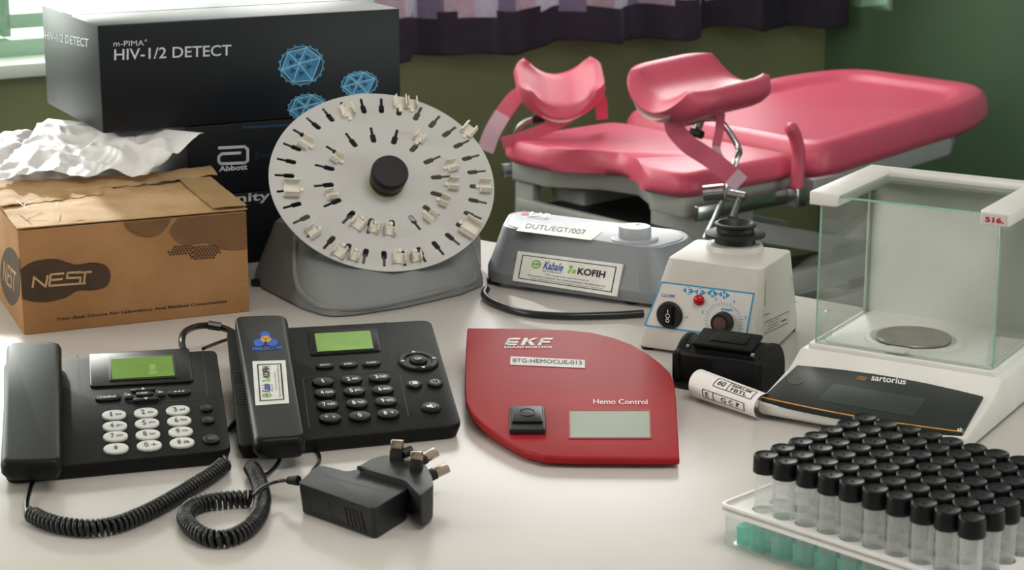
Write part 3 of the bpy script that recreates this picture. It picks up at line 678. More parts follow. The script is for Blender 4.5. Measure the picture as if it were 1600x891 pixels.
for k in range(16):
    xs, ys = slot(.525, R(22.5 * k + 11.25), .178, .013, .026); holes.append([(x * ELX, y * ELY) for x, y in zip(xs, ys)])
mb = MB(); holed(mb, FD, outer, holes, -.0025, 0); rot.part('disc', mb, M_disc, smooth=40)
mb = MB(); ho = FD.uv(*z3(540, 370)); FDh = FD.at(*ho); lathe(mb, FDh, [(.024, 0), (.0245, .004), (.0235, .013), (.0255, .016), (.0262, .03), (.0235, .036), (.0, .0365)][:-1], 40)
rot.part('hub_knob', mb, M_bgloss)
mb = MB(); lathe(mb, FDh, [(.0252, 0), (.0252, .002), (.0245, .0025)], 40); rot.part('hub_ring', mb, mat('ring_yellow', '#8f9a2a', .5))
mb = MB(); lathe(mb, FDh, [(.022, -.075), (.022, -.0026)], 24); rot.part('drive_shaft', mb, M_greyd)
def clip_mesh(mb, fr, w, s=1.0):
    """moulded tube clip: a base and two curled jaws"""
    box(mb, fr, -.0075*s, .0075*s, -w/2, w/2, .0003, .0022, .0006)
    for sgn in (-1, 1):
        a = [(.0075*s*sgn, .001), (.0088*s*sgn, .005), (.0084*s*sgn, .009), (.0062*s*sgn, .0125), (.0070*s*sgn, .0150)]
        b = [(x - .0014 * sgn, z + .0006) for x, z in a]; prof = a + b[::-1]
        loft(mb, [[fr.p(x, y, z) for x, z in prof] for y in (-w/2, w/2)], .0003, 1)
    lathe(mb, fr.at(0, -w/2 - .003, 0), [(.0032, .0003), (.0032, .003), (.002, .0036)], 12)
clips = [(392, 108, 20, 1.0), (590, 76, 5, 1.0), (633, 80, 5, .85), (848, 180, -35, 1.0), (232, 226, 60, .95), (182, 400, 92, 1.35), (910, 392, -88, 1.0), (852, 546, -120, 1.5), (262, 562, 130, .95), (362, 636, 155, 1.0), (418, 652, 165, .8), (588, 660, 180, 1.0), (650, 656, 190, .8),
         (665, 206, -30, .85), (350, 283, 55, .8), (785, 314, -70, .9), (790, 384, -90, .9), (755, 448, -110, .8), (702, 505, -130, .85), (328, 423, 110, .75), (432, 530, 150, 1.0), (492, 548, 168, .8), (552, 556, 175, .9)]
for x, y, a, s in clips:
    u = FD.uv(*z3(x, y)); mb = MB(); clip_mesh(mb, FD.at(u[0], u[1], 0, R(a)), .016 * s, s * 1.12); rot.part('tube_clip', mb, M_clip)
# stand: grey moulded wedge with a recessed front
def stq(x, y, z): return hz(*z3(x, y), z)
b_ = [stq(40, 742, 0), stq(70, 775, 0), stq(215, 850, 0), stq(300, 878, 0), stq(345, 883, 0), stq(430, 876, 0), stq(600, 850, 0), stq(820, 800, 0), stq(905, 765, 0), stq(893, 722, 0)]
back = [Vector((-.045, 2.82, T)), Vector((-.335, 2.80, T))]
def up(p, z, k=0): return Vector((p.x + (-.19 - p.x) * k, p.y + (2.72 - p.y) * k, p.z + z))
low = [up(p, .001) for p in b_ + back]
mid = [up(p, .013, .01) for p in b_] + [up(p, .05, .01) for p in back]
top = [hz(430, 345, .10), hz(436, 345, .10), hz(452, 345, .10), hz(462, 345, .10), hz(474, 345, .10), hz(520, 345, .10), hz(590, 345, .10), hz(680, 346, .10), hz(728, 347, .10), hz(732, 344, .10), hz(722, 336, .10), hz(440, 336, .10)]
mb = MB(); loft(mb, [low, mid, top], .003, 2)
from mathutils.bvhtree import BVHTree
bv = BVHTree.FromPolygons([tuple(v) for v in mb.v], mb.f)
rot.part('stand', mb, M_grey, smooth=30)
def onstand(px, py):
    h = bv.ray_cast(EYE, ray(px, py).normalized()); return h[0]
rim = [onstand(*p) for p in ((462, 352), (461, 380), (460, 410), (463, 440), (476, 462), (508, 480), (560, 481), (620, 471), (680, 457), (735, 441), (741, 428), (735, 400), (727, 372))]
rim = catmull([p for p in rim if p], 8)
mb = MB(); tube(mb, rim, .0042, 10); rot.part('stand_rim', mb, M_grey)
mb = MB(); fp = hz(402, 446, 0); lathe(mb, FZ.at(fp.x, fp.y, T), [(.009, .0), (.009, .008)], 16); rot.part('rubber_foot', mb, M_rubber)

# ================================================================== GREY MIXER
def z6(x, y): return (690 + x / 2.1214, 320 + y / 2.1214)
mx = hz(1015, 483, .006) - hz(761, 447, .006)
FM = Fr(hz(761, 447, 0), mx, n=(0, 0, 1))
mix = Thing('vortex_mixer', 'low grey mixer with a round dial and two paper labels', 'laboratory mixer', FM.p(.13, .08))
tz = .078
topP = [hz(*z6(195, 72), tz), hz(*z6(705, 152), tz), hz(*z6(828, 118), tz), hz(*z6(812, 84), tz), hz(*z6(268, 18), tz), hz(*z6(230, 26), tz)]
botP = [hz(*z6(150, 268), .006), hz(*z6(690, 345), .006), hz(*z6(800, 300), .006), None, None, hz(*z6(104, 232), .006)]
L = [FM.loc(p) if p else None for p in botP]; dB = .165
LT = [FM.loc(p) for p in topP]
lo = rpoly([(L[0].x - .005, -.002), (L[1].x + .005, 0), (L[1].x + .055, .04), (L[1].x + .05, dB), (L[0].x - .01, dB), (-.03, .05)], [.03, .03, .03, .02, .02, .03], 6)
hi = rpoly([(LT[0].x, LT[0].y), (LT[1].x, LT[1].y), (LT[2].x, LT[2].y + .01), (LT[3].x, LT[3].y), (LT[4].x, LT[4].y), (LT[5].x - .004, LT[5].y)], [.03, .03, .03, .02, .02, .03], 6)
h2 = [(x * .985 + .002, y) for x, y in hi]
mb = MB(); loft(mb, [[FM.p(x, y, .006) for x, y in lo], [FM.p(x * 1.0, y, .022) for x, y in lo], [FM.p(x, y, tz - .004) for x, y in hi], [FM.p(LT[1].x * .5 + (x - LT[1].x * .5) * .975, (y - .06) * .95 + .06, tz) for x, y in hi]], .0015, 2)
mix.part('housing', mb, M_greyd, smooth=40)
FMt = Fr(FM.p(0, 0, tz), FM.x, n=(0, 0, 1))
mb = MB(); prism(mb, FMt, [(LT[1].x * .5 + (x - LT[1].x * .5) * .93, (y - .06) * .88 + .06) for x, y in hi], -.001, .0012, .0005); mix.part('top_plate', mb, M_greyl)
ku = FMt.uv(*z6(640, 118)); mb = MB(); FK = FMt.at(*ku, 0)
lathe(mb, FK, [(.033, .001), (.033, .0035), (.030, .005)], 40); mix.part('dial_ring', mb, M_greyl)
mb = MB(); lathe(mb, FK, [(.0225, .004), (.023, .006), (.0228, .018), (.0215, .0205)], 40); flat(mb, FK, rect(-.001, .001, .004, .014), .0208, 1); kn = mix.part('dial', mb, [M_greyl, M_ink])
mb = MB(); tq(mb, FMt, 'D', z6(263, 36), z6(285, 40), z6(270, 24), .0018, 0, .06); tq(mb, FMt, 'LAB', z6(290, 40), z6(358, 49), z6(298, 26), .0018, 1, .04); tq(mb, FMt, 'DRAGON LAB', z6(285, 46), z6(350, 55), z6(287, 42), .0018, 2)
mix.part('brand_print', mb, [M_redink, M_w, M_inkgrey])
mb = MB(); P4 = [FMt.uv(*z6(*p)) for p in ((247, 90), (495, 122), (535, 92), (275, 62))]; flat(mb, FMt, P4, .0018); tq(mb, FMt, 'DUTL/EGT/007', z6(276, 82), z6(475, 104), z6(283, 66), .0022, 1, .01)
mix.part('label_sticker', mb, [M_sticker, M_inkgrey], label='white paper label with handwritten code')
# front face frame
fl = FM.p(lo[0][0], lo[0][1], .022)
a1, a2 = FM.p((L[0].x) , -.002, .022), FM.p((L[1].x), 0, .022); a3 = FM.p(LT[1].x, LT[1].y, tz - .004)
FMf = Fr(a1, a2 - a1, a3 - a2)
mb = MB(); P4 = [FMf.uv(*z6(*p)) for p in ((237, 252), (582, 305), (603, 198), (255, 154))]; ofs = .0022
def lerpq(P, u, v): a = Vector(P[0]).lerp(Vector(P[1]), u); b = Vector(P[3]).lerp(Vector(P[2]), u); return a.lerp(b, v)[:]
prism(mb, FMf, P4, -.002, ofs)
inn = [lerpq(P4, *q) for q in ((.05, .10), (.95, .10), (.95, .90), (.05, .90))]; in2 = [lerpq(P4, *q) for q in ((.06, .125), (.94, .125), (.94, .875), (.06, .875))]
ring2(mb, FMf, inn, in2, ofs + .0003, 1)
def tl(P, s, u0, v0, u1, v1, mi, bold=0, shear=0, fr=None, z=0.003):
    fr = fr or FMf; v, f = textmesh(s, bold, shear); mb.add([fr.p(*lerpq(P, u0 + (u1-u0)*a, v0 + (v1-v0)*b), z) for a, b in v], f, mi, False)
def donation_label(P, fr, z):
    tl(P, 'KOFIH', .60, .50, .86, .72, 1, .04, 0, fr, z); tl(P, 'Kabale', .27, .52, .46, .78, 2, .02, .3, fr, z); tl(P, 'HEALTH INNOVATIONS', .27, .44, .45, .49, 1, 0, 0, fr, z)
    tl(P, 'This equipment was donated by', .30, .32, .72, .38, 1, 0, 0, fr, z); tl(P, 'Korea Foundation for International Healthcare to', .14, .23, .88, .29, 1, 0, 0, fr, z); tl(P, 'the Uganda National Health Laboratory Services', .18, .14, .86, .20, 1, 0, 0, fr, z)
    c_ = [lerpq(P, .20 + .045 * math.cos(k*.3142), .64 + .15 * math.sin(k*.3142)) for k in range(20)]; c2 = [lerpq(P, .20 + .03 * math.cos(k*.3142), .64 + .10 * math.sin(k*.3142)) for k in range(20)]
    ring2(mb, fr, c_, c2, z, 3); line2(mb, fr, [lerpq(P, .17, .64), lerpq(P, .24, .66)], .0012, z + .0001, 2); line2(mb, fr, [lerpq(P, .20, .54), lerpq(P, .21, .76)], .0012, z + .0001, 3)
    flat(mb, fr, [lerpq(P, .53 + .02 * math.cos(k*.785), .70 + .06 * math.sin(k*.785)) for k in range(8)], z, 3)
    flat(mb, fr, [lerpq(P, *q) for q in ((.505, .52), (.525, .50), (.545, .64), (.52, .62))], z, 3); flat(mb, fr, [lerpq(P, *q) for q in ((.55, .50), (.585, .54), (.58, .66), (.555, .62))], z, 3)
donation_label(P4, FMf, ofs + .0004)
mix.part('label_sticker', mb, [M_sticker, M_ink, M_logonavy, M_logogreen], label='white paper donation label on the sloping front')
mb = MB(); tube(mb, catmull([hz(760, 452, .008), hz(757, 462, .006), hz(775, 475, .0055), hz(820, 489, .0055), hz(880, 494, .0055), hz(950, 493, .0055), hz(1005, 490, .0055)], 8), .0052, 12)
mix.part('power_cord', mb, M_cord, label='thick black cord')
for x, y in ((.0, .02), (.22, .02), (.22, .13), (.0, .13)):
    mb = MB(); lathe(mb, FM.at(x, y, 0), [(.010, 0), (.011, .007)], 16); mix.part('foot', mb, M_rubber)

# ================================================================== RED ANALYSER
e0 = hz(1062, 715, .013); e1 = hz(860, 715, .013); e2 = hz(730, 512, .034)
FE = Fr(e1, e0 - e1, e2 - e1)
ekf = Thing('hemoglobin_analyser', 'red leaf-shaped tabletop blood analyser with a small grey display', 'medical analyser', (.07, 2.17, T))
ol = [(85, 408), (200, 409), (320, 411), (430, 415), (500, 423), (570, 440), (630, 462), (685, 494), (728, 526), (758, 556), (772, 590), (776, 630), (780, 690), (784, 760), (789, 838),
      (700, 839), (560, 838), (440, 837), (340, 833), (280, 816), (230, 790), (180, 757), (135, 722), (100, 688), (80, 650), (77, 600), (78, 540), (81, 470)]
P2 = [FE.uv(*z6(*p)) for p in ol]
cxe = sum(p[0] for p in P2) / len(P2); cye = sum(p[1] for p in P2) / len(P2)
def sh(f, P=P2): return [(cxe + (x-cxe)*f, cye + (y-cye)*f) for x, y in P]
topw = [FE.p(x, y, 0) for x, y in sh(.992)]; edg = [FE.p(x, y, -.0025) for x, y in P2]; edg2 = [FE.p(x, y, -.0075) for x, y in P2]
botw = []
for x, y in sh(.955): p = FE.p(x, y, 0); botw.append(Vector((p.x, p.y, T + .001)))
mb = MB(); loft(mb, [botw, edg2, edg, topw], .0006, 2); ekf.part('housing', mb, M_red, smooth=40)
mb = MB()
def zq(*p): return z6(*p)
# slanted block letters
def blk(pts): flat(mb, FE, [FE.uv(*z6(*p)) for p in pts], .0006)
blk([(222, 443), (262, 443), (259, 449), (219, 449)]); blk([(216, 453), (256, 453), (253, 459), (213, 459)]); blk([(210, 462), (252, 462), (249, 467), (207, 467)]); blk([(222, 443), (230, 443), (218, 467), (207, 467)])
blk([(274, 443), (287, 443), (275, 467), (262, 467)]); blk([(306, 443), (322, 443), (284, 457), (276, 453)]); blk([(284, 452), (293, 450), (310, 467), (294, 467)])
blk([(330, 443), (370, 443), (367, 449), (327, 449)]); blk([(326, 453), (362, 453), (359, 459), (323, 459)]); blk([(330, 443), (341, 443), (329, 467), (318, 467)])
tq(mb, FE, 'DIAGNOSTICS', z6(208, 477), z6(366, 477), z6(208, 470), .0006, 0, .02)
ekf.part('brand_print', mb, M_w); mb = MB(); tq(mb, FE, 'Hemo Control', z6(503, 662), z6(683, 663), z6(503, 646), .0006, 0, .008)
ekf.part('model_print', mb, M_w)
mb = MB(); P4 = [FE.uv(*z6(*p)) for p in ((227, 532), (475, 543), (475, 516), (229, 504))]; flat(mb, FE, P4, .0006); tq(mb, FE, 'BTG-HEMOCUE-013', z6(236, 524), z6(465, 533), z6(236, 511), .0011, 1, 0)
ekf.part('label_sticker', mb, [M_sticker, M_ink])
mb = MB(); P4 = [FE.uv(*z6(*p)) for p in ((426, 773), (691, 773), (689, 685), (424, 685))]
big = [lerpq(P4, *q) for q in ((-.025, -.05), (1.02, -.05), (1.02, 1.06), (-.025, 1.06))]; ring2(mb, FE, big, P4, .0008); ekf.part('display_frame', mb, M_red)
mb = MB(); flat(mb, FE, P4, .0005); 
for u in (.12, .34, .5, .60, .75, .9): line2(mb, FE, [lerpq(P4, u, 0.02), lerpq(P4, u, .98)], .0005, .0007, 1)
ekf.part('display', mb, [M_lcd, M_lcdl])
a = FE.uv(*z6(284, 723)); FS = FE.at(a[0], a[1], 0); hw = abs(FE.uv(*z6(344, 723))[0] - FE.uv(*z6(224, 723))[0]) / 2; hh = .0355
mb = MB(); prism(mb, FS, rpoly(rect(-hw, hw, -hh, hh), .004), -.004, .006, .0015); sl = ekf.part('cuvette_holder', mb, M_rubber)
mb = MB(); prism(mb, FS, rpoly(rect(-hw * .86, hw * .86, -hh * .5, hh * .86), .003), .006, .0085, .001); lathe(mb, FS.at(0, hh * .25, 0), [(hw * .42, .0083), (hw * .42, .0092), (hw * .36, .0086), (hw*.3, .0080)], 28, 1, 1, 1.4); ekf.part('holder_door', mb, [M_bgloss, M_rubber], sl)

# ================================================================== IVORY VORTEX MIXER
def z1(x, y): return (980 + x / 2.621, 340 + y / 2.621)
vb = [hz(997, 546, 0), hz(1186, 573, 0), hz(1248, 514, 0)]; vb.append(vb[0] + vb[2] - vb[1])
vh = .122
vt = [hz(1043, 403, vh), hz(1192, 421, vh), hz(1238, 391, vh), hz(1089, 373, vh)]
FV = Fr(vb[0], vb[1] - vb[0], n=(0, 0, 1))
vor = Thing('vortex_mixer', 'ivory tapered tube mixer with black rubber cup on top', 'laboratory mixer', (vb[0] + vb[2]) / 2)
vL = [FV.loc(p) for p in vb]; vT = [FV.loc(p) for p in vt]
lo = rpoly([p[:2] for p in vL], .012, 4); hi = rpoly([p[:2] for p in vT], .010, 4)
mb = MB(); sec = [[FV.p(x, y, .004) for x, y in lo], [FV.p(x, y, .014) for x, y in lo]]
sec += [[FV.p(x, y, vh) for x, y in hi]]; loft(mb, sec, .0035, 3, ang=20); vor.part('housing', mb, M_ivory, smooth=35)
vtc = sum(vt, Vector()) / 4
FVt = Fr((vtc.x, vtc.y, T + vh), FV.x, n=(0, 0, 1)); cu = FVt.uv(1148, 388); FC = FVt.at(*cu)
mb = MB(); lathe(mb, FC, [(.037, 0), (.035, .006), (.030, .008)], 40); vor.part('cup_collar', mb, M_ivory)
mb = MB(); lathe(mb, FC, [(.026, .006), (.026, .014), (.038, .017), (.0385, .020), (.035, .0215), (.024, .023), (.0235, .028), (.0265, .030), (.0265, .033), (.022, .034), (.019, .031), (.015, .020), (.004, .015)], 48); vor.part('rubber_cup', mb, M_rubber)
a1, a2, a3 = FV.p(vL[0].x, vL[0].y, .014), FV.p(vL[1].x, vL[1].y, .014), vt[0]
FVf = Fr(a1, a2 - a1, a3 - a1)
c4 = [FVf.uv(*z1(*p)) for p in ((70, 443), (488, 497), (523, 309), (141, 261))]; z_ = .0006
mb = MB(); flat(mb, FVf, [lerpq(c4, *q) for q in ((0, 0), (1, 0), (1, 1), (0, 1))], z_, 0)
ring2(mb, FVf, c4, [lerpq(c4, *q) for q in ((.014, .03), (.986, .03), (.986, .97), (.014, .97))], z_ + .0003, 1)
for k, ch in enumerate('EFAH'):
    cx, cy = ((252, 299), (300, 305), (350, 310), (398, 316))[k]; rr = 24
    flat(mb, FVf, [FVf.uv(*z1(*q)) for q in ((cx, cy - 17), (cx + rr, cy + 3), (cx, cy + 18), (cx - rr, cy - 3))], z_ + .0003, 1); p_ = FVf.uv(*z1(cx, cy)); text(mb, FVf, ch, p_[0], p_[1], .005, .0075, z_ + .0006, 3, 0, .03)
tq(mb, FVf, 'CLOSS', z1(140, 324), z1(195, 328), z1(142, 312), z_ + .0003, 2, .02); tq(mb, FVf, 'SPEED', z1(384, 380), z1(434, 384), z1(386, 371), z_ + .0003, 1, .03)
tq(mb, FVf, 'on', z1(180, 360), z1(196, 362), z1(182, 353), z_ + .0003, 1); tq(mb, FVf, 'off', z1(232, 410), z1(252, 412), z1(234, 403), z_ + .0003, 1); tq(mb, FVf, 'touch', z1(148, 446), z1(182, 448), z1(150, 439), z_ + .0003, 1)
kc = FVf.uv(*z1(396, 428))
for k in range(29):
    a = R(-40 + 260 * k / 28); line2(mb, FVf, [(kc[0] + .0215 * math.cos(a), kc[1] + .0215 * math.sin(a)), (kc[0] + (.0245 if k % 3 else .026) * math.cos(a), kc[1] + (.0245 if k % 3 else .026) * math.sin(a))], .0006, z_ + .0003, 1)
for k in range(6):
    a = R(-30 + 240 * k / 5); text(mb, FVf, str(6 - k), kc[0] + .030 * math.cos(a), kc[1] + .030 * math.sin(a), .003, .004, z_ + .0003, 1)
vor.part('control_panel', mb, [mat('panel_white', '#dcdad6', .4), M_cyan, M_logonavy, M_w])
mb = MB(); FKn = FVf.at(*kc, 0); lathe(mb, FKn, [(.0135, .0006), (.0130, .012), (.0120, .014)], 32); lathe(mb, FKn, [(.0085, .0135), (.0085, .0146)], 24, 1); vor.part('speed_knob', mb, [M_rubber, M_steel])
rk = FVf.uv(*z1(175, 399)); FRk = FVf.at(*rk, 0)
mb = MB(); lathe(mb, FRk, [(.0175, .0006), (.0172, .003), (.0155, .0042)], 36); sw = vor.part('switch_bezel', mb, M_rubber)
mb = MB(); prism(mb, FRk, rpoly(rect(-.0065, .0065, -.012, .012), .002), .004, .007, .001); line2(mb, FRk, [(0, .004), (0, .008)], .001, .0075, 1); ring2(mb, FRk, circ(0, -.006, .0025, 16), circ(0, -.006, .0017, 16), .0075, 1); ring2(mb, FRk, circ(0, 0, .003, 16), circ(0, 0, .0022, 16), .0075, 1)
vor.part('rocker_switch', mb, [M_bgloss, M_w], sw)
lp = FVf.uv(*z1(295, 338)); mb = MB(); lathe(mb, FVf.at(*lp, 0), [(.0072, .0006), (.0068, .003), (.0055, .0052), (.003, .0064), (.0006, .0068)], 24); vor.part('red_lamp', mb, M_lamp)
# right side: stained patch and a sticker
tmp = MB(); loft(tmp, sec, .0035, 3, ang=20); vbv = BVHTree.FromPolygons([tuple(v) for v in tmp.v], tmp.f)
def onv(q):
    h = vbv.ray_cast(EYE, ray(*z1(*q)).normalized()); return h[0]
b1, b2, b3 = onv((600, 470)), onv((675, 420)), onv((600, 250))
FVs = Fr(b1, b2 - b1, b3 - b1)
def drape(mb, quad, n=8, off=.0005, mi=0):
    V = []
    for j in range(n + 1):
        for i in range(n + 1):
            q = lerpq(quad, i / n, j / n); h = vbv.ray_cast(EYE, ray(*z1(*q)).normalized())[0] or FVs.hit(*z1(*q)); V.append(h + (EYE - h).normalized() * off * 2 + Vector((0, 0, 0)))
    mb.add(V, [[j*(n+1)+i, j*(n+1)+i+1, (j+1)*(n+1)+i+1, (j+1)*(n+1)+i] for j in range(n) for i in range(n)], mi, False)
mb = MB(); drape(mb, ((562, 362), (678, 312), (676, 210), (565, 258))); vor.part('stained_label', mb, M_stain); mb = MB()
mb = MB(); q4 = [FVs.uv(*z1(*q)) for q in ((560, 476), (652, 432), (660, 383), (562, 428))]; drape(mb, ((560, 476), (652, 432), (660, 383), (562, 428)))
line2(mb, FVs, q4 + [q4[0]], .0008, .0017, 1)
for v in (.3, .55, .8): line2(mb, FVs, [lerpq(q4, .1, v), lerpq(q4, .55, v)], .0008, .0017, 1)
line2(mb, FVs, [lerpq(q4, .6, .1), lerpq(q4, .6, .9)], .0008, .0017, 1); line2(mb, FVs, [lerpq(q4, .7, .4), lerpq(q4, .9, .4)], .002, .0017, 1)
vor.part('rating_sticker', mb, [M_ivory, M_inkgrey])
mb = MB(); line2(mb, FVs, [FVs.uv(*z1(555, 402)), FVs.uv(*z1(690, 345))], .0008, .0012); vor.part('housing_seam', mb, M_inkgrey)
for p in vL:
    mb = MB(); q = (p.x * .88 + .009, p.y * .88 + .01); lathe(mb, FV.at(q[0], q[1], 0), [(.008, 0), (.009, .005)], 16); vor.part('foot', mb, M_rubber)

# ================================================================== DESK PHONES
def phone(name, label, TLBR, zf, zb):
    """TLBR: front-left, front-right, back-right corner spots of the sloping top"""
    fl, fr_, br = hz(*TLBR[0], zf), hz(*TLBR[1], zf), hz(*TLBR[2], zb)
    F = Fr(fl, fr_ - fl, br - fr_)
    return F, Thing(name, label, 'telephone', (fl + br) / 2 - Vector((0, 0, ((fl + br) / 2).z - T)))
def body(F, th, corners, rads, lip=.006):
    P = rpoly([F.uv(*c) for c in corners], rads, 6); cx = sum(p[0] for p in P) / len(P); cy = sum(p[1] for p in P) / len(P)
    top = [F.p(x, y, 0) for x, y in P]; m = [F.p(x, y, -lip) for x, y in P]; bt = []
    for x, y in P:
        p = F.p(cx + (x-cx) * .97, cy + (y-cy) * .97, 0); bt.append(Vector((p.x, p.y, T + .001)))
    mb = MB(); loft(mb, [bt, m, top], .0018, 2); return mb
def inset_line(F, pts, rad, w, z, mi=0, closed=True):
    P = rpoly([F.uv(*p) for p in pts], rad, 5); mb = MB(); line2(mb, F, P + ([P[0]] if closed else []), w, z, mi); return mb
# ---- phone with white keys (left)
def z4(x, y): return (x / 2.284, 480 + y / 2.284)
FP, ph = phone('desk_phone', 'black desk phone with white number keys, at the left edge of the table', [(4, 737), (361, 703), (338, 546.5)], .017, .050)
mb = body(FP, .03, [(5, 737), (361, 703), (338, 546.5), (6, 566)], [.012, .014, .012, .012]); ph.part('housing', mb, M_black, smooth=40)
mb = inset_line(FP, [z4(276, 175), z4(288, 352), z4(742, 330), z4(722, 150)], [.001, .012, .012, .001], .0012, .0003, 0, False)
ph.part('housing_seam', mb, M_dark)
P = rpoly([FP.uv(*z4(*p)) for p in ((322, 290), (690, 270), (675, 152), (318, 172))], [.006, .006, .004, .004]); mb = MB(); prism(mb, FP, P, -.001, .0022, .0008); ph.part('display_panel', mb, M_bgloss)
P4 = [FP.uv(*z4(*p)) for p in ((390, 272), (632, 260), (624, 176), (386, 188))]; mb = MB(); prism(mb, FP, rpoly(P4, .002), .002, .0034, .0005); ph.part('display_frame', mb, M_rubber)
P4 = [FP.uv(*z4(*p)) for p in ((402, 268), (624, 255), (613, 184), (395, 197))]; mb = MB(); flat(mb, FP, P4, .0038); 
flat(mb, FP, [lerpq(P4, .66 + .06 * math.cos(k*.6283), .45 + .18 * math.sin(k*.6283)) for k in range(10)], .0041, 1); flat(mb, FP, [lerpq(P4, .66 + .08 * math.cos(k*.6283), .2 + .12 * math.sin(k*.6283)) for k in range(10)], .0041, 1)
ph.part('display', mb, [M_lcdg, mat('lcd_pale_patch', '#86ab4a', .3)])  # green display with two paler patches
def pkey(T_, F, px_, py_, w, h, zh, mats, glyphs, name='key', label=None, ell=True, rot=0, r=None):
    u = F.uv(px_, py_); f = F.at(u[0], u[1], 0, rot); mb = MB()
    P = pill(0, 0, w, h) if ell else rpoly(rect(-w/2, w/2, -h/2, h/2), r or h * .3)
    prism(mb, f, P, -.001, zh, min(.0012, zh * .6), 3)
    for g in glyphs: text(mb, f, g[0], g[1] * w, g[2] * h, g[3] * w, g[4] * h, zh + .0003, 1, 0, g[5] if len(g) > 5 else .01)
    T_.part(name, mb, mats, label=label); return f
K = [[('1', 'abc', 407, 390), ('2', 'abc', 521, 382), ('3', 'def', 635, 373)], [('4', 'ghi', 410, 430), ('5', 'jkl', 525, 420), ('6', 'mno', 640, 411)], [('7', 'pqrs', 412, 467), ('8', 'tuv', 528, 460), ('9', 'wxyz', 645, 450)], [('*', '', 414, 510), ('0', '+', 533, 499), ('#', 'a', 650, 489)]]
for row in K:
    for a, b, x, y in row:
        g = [(a, -.12 if b else 0, 0, .08 if a == '1' else .15, .52, .02)] + ([(b, .18, -.06, .26, .26, .01)] if b else [])
        pkey(ph, FP, *z4(x, y), .0262, .0225, .0028, [M_key, M_inkgrey], g, 'number_key')
pkey(ph, FP, *z4(386, 328), .028, .014, .0026, [M_bgloss, M_w], [('redial', 0, 0, .6, .35, .02)], 'function_key'); pkey(ph, FP, *z4(640, 309), .026, .013, .0026, [M_bgloss, M_w], [('...', 0, 0, .45, .2, .02)], 'function_key')
for x, y, d in ((737, 366, .013), (743, 409, .013), (754, 477, .017)):
    pkey(ph, FP, *z4(x, y), d, d * 1.3, .0028, [M_bgloss, M_inkgrey], [(('o', 'x', '-')[(x > 740) + (x > 750)], 0, 0, .4, .3, .02)], 'round_key')
def navpad(T_, F, zf, cx, cy, w, h, ok, squarish=True):
    u = F.uv(*zf(cx, cy)); f = F.at(*u)
    mb = MB(); prism(mb, f, rpoly([(-w*.5, -h*.22), (-w*.2, -h*.5), (w*.2, -h*.5), (w*.5, -h*.22), (w*.5, h*.22), (w*.2, h*.5), (-w*.2, h*.5), (-w*.5, h*.22)], .006), -.001, .0012, .0006); n_ = T_.part('navigation_pad', mb, M_dark)
    for k, (dx, dy, ww, hh) in enumerate(((0, .36, .62, .24), (0, -.36, .62, .24), (-.38, 0, .22, .5), (.38, 0, .22, .5))):
        mb = MB(); prism(mb, f, pill(dx*w, dy*h, ww*w, hh*h), .001, .0034, .0008); a = R((90, -90, 180, 0)[k]); c_ = (dx*w, dy*h); s_ = .0036
        flat(mb, f, [(c_[0] + s_*math.cos(a), c_[1] + s_*math.sin(a)), (c_[0] + s_*.8*math.cos(a+2.2), c_[1] + s_*.8*math.sin(a+2.2)), (c_[0] + s_*.8*math.cos(a-2.2), c_[1] + s_*.8*math.sin(a-2.2))], .0038, 1); T_.part('arrow_key', mb, [M_bgloss, M_w], n_)
    mb = MB(); prism(mb, f, pill(0, 0, w*.42, h*.34), .001, .004, .001); text(mb, f, 'OK', 0, 0, w*.18, h*.12, .0044, 1, 0, .02); T_.part('ok_key', mb, [M_bgloss, M_w], n_)
navpad(ph, FP, z4, 516, 319, .046, .036, 'OK')
# handset
def handset(T_, F, corners, h, base_h, mats, name='handset', over=.0):
    Q = [F.uv(*c, h) for c in corners]        # front-left, front-right, back-right, back-left of its upper face
    P = rpoly(Q, [.010, .010, .012, .012], 6); cx = sum(p[0] for p in P) / len(P); cy = sum(p[1] for p in P) / len(P)
    def sc(fx, fy, z): return [F.p(cx + (x-cx)*fx, cy + (y-cy)*fy, z) for x, y in P]
    secs = [sc(.9, .97, base_h), sc(1.04, 1.005, base_h + (h-base_h)*.35), sc(1.05, 1.008, base_h + (h-base_h)*.7), sc(1.0, 1.0, h - .0022), sc(.93, .985, h - .0004), sc(.86, .965, h)]
    mb = MB(); loft(mb, secs, 0); return T_.part(name, mb, mats, smooth=50), Q
hs = Thing('phone_handset', 'plain black handset lying on the phone with white keys', 'telephone handset', FP.p(.035, .15, .01))
handset(hs, FP, [z4(6, 553), z4(214, 547), z4(213, 120), z4(26, 124)], .025, .0014, M_bgloss, 'grip')
u0 = FP.uv(*z4(12, 592), .006); mb = MB(); Q = [FP.uv(*z4(*p), .008) for p in ((18, 600), (214, 592), (214, 560), (14, 570))]; prism(mb, FP, rpoly(Q, .005), .003, .014, .002); hs.part('mouthpiece', mb, M_rubber)
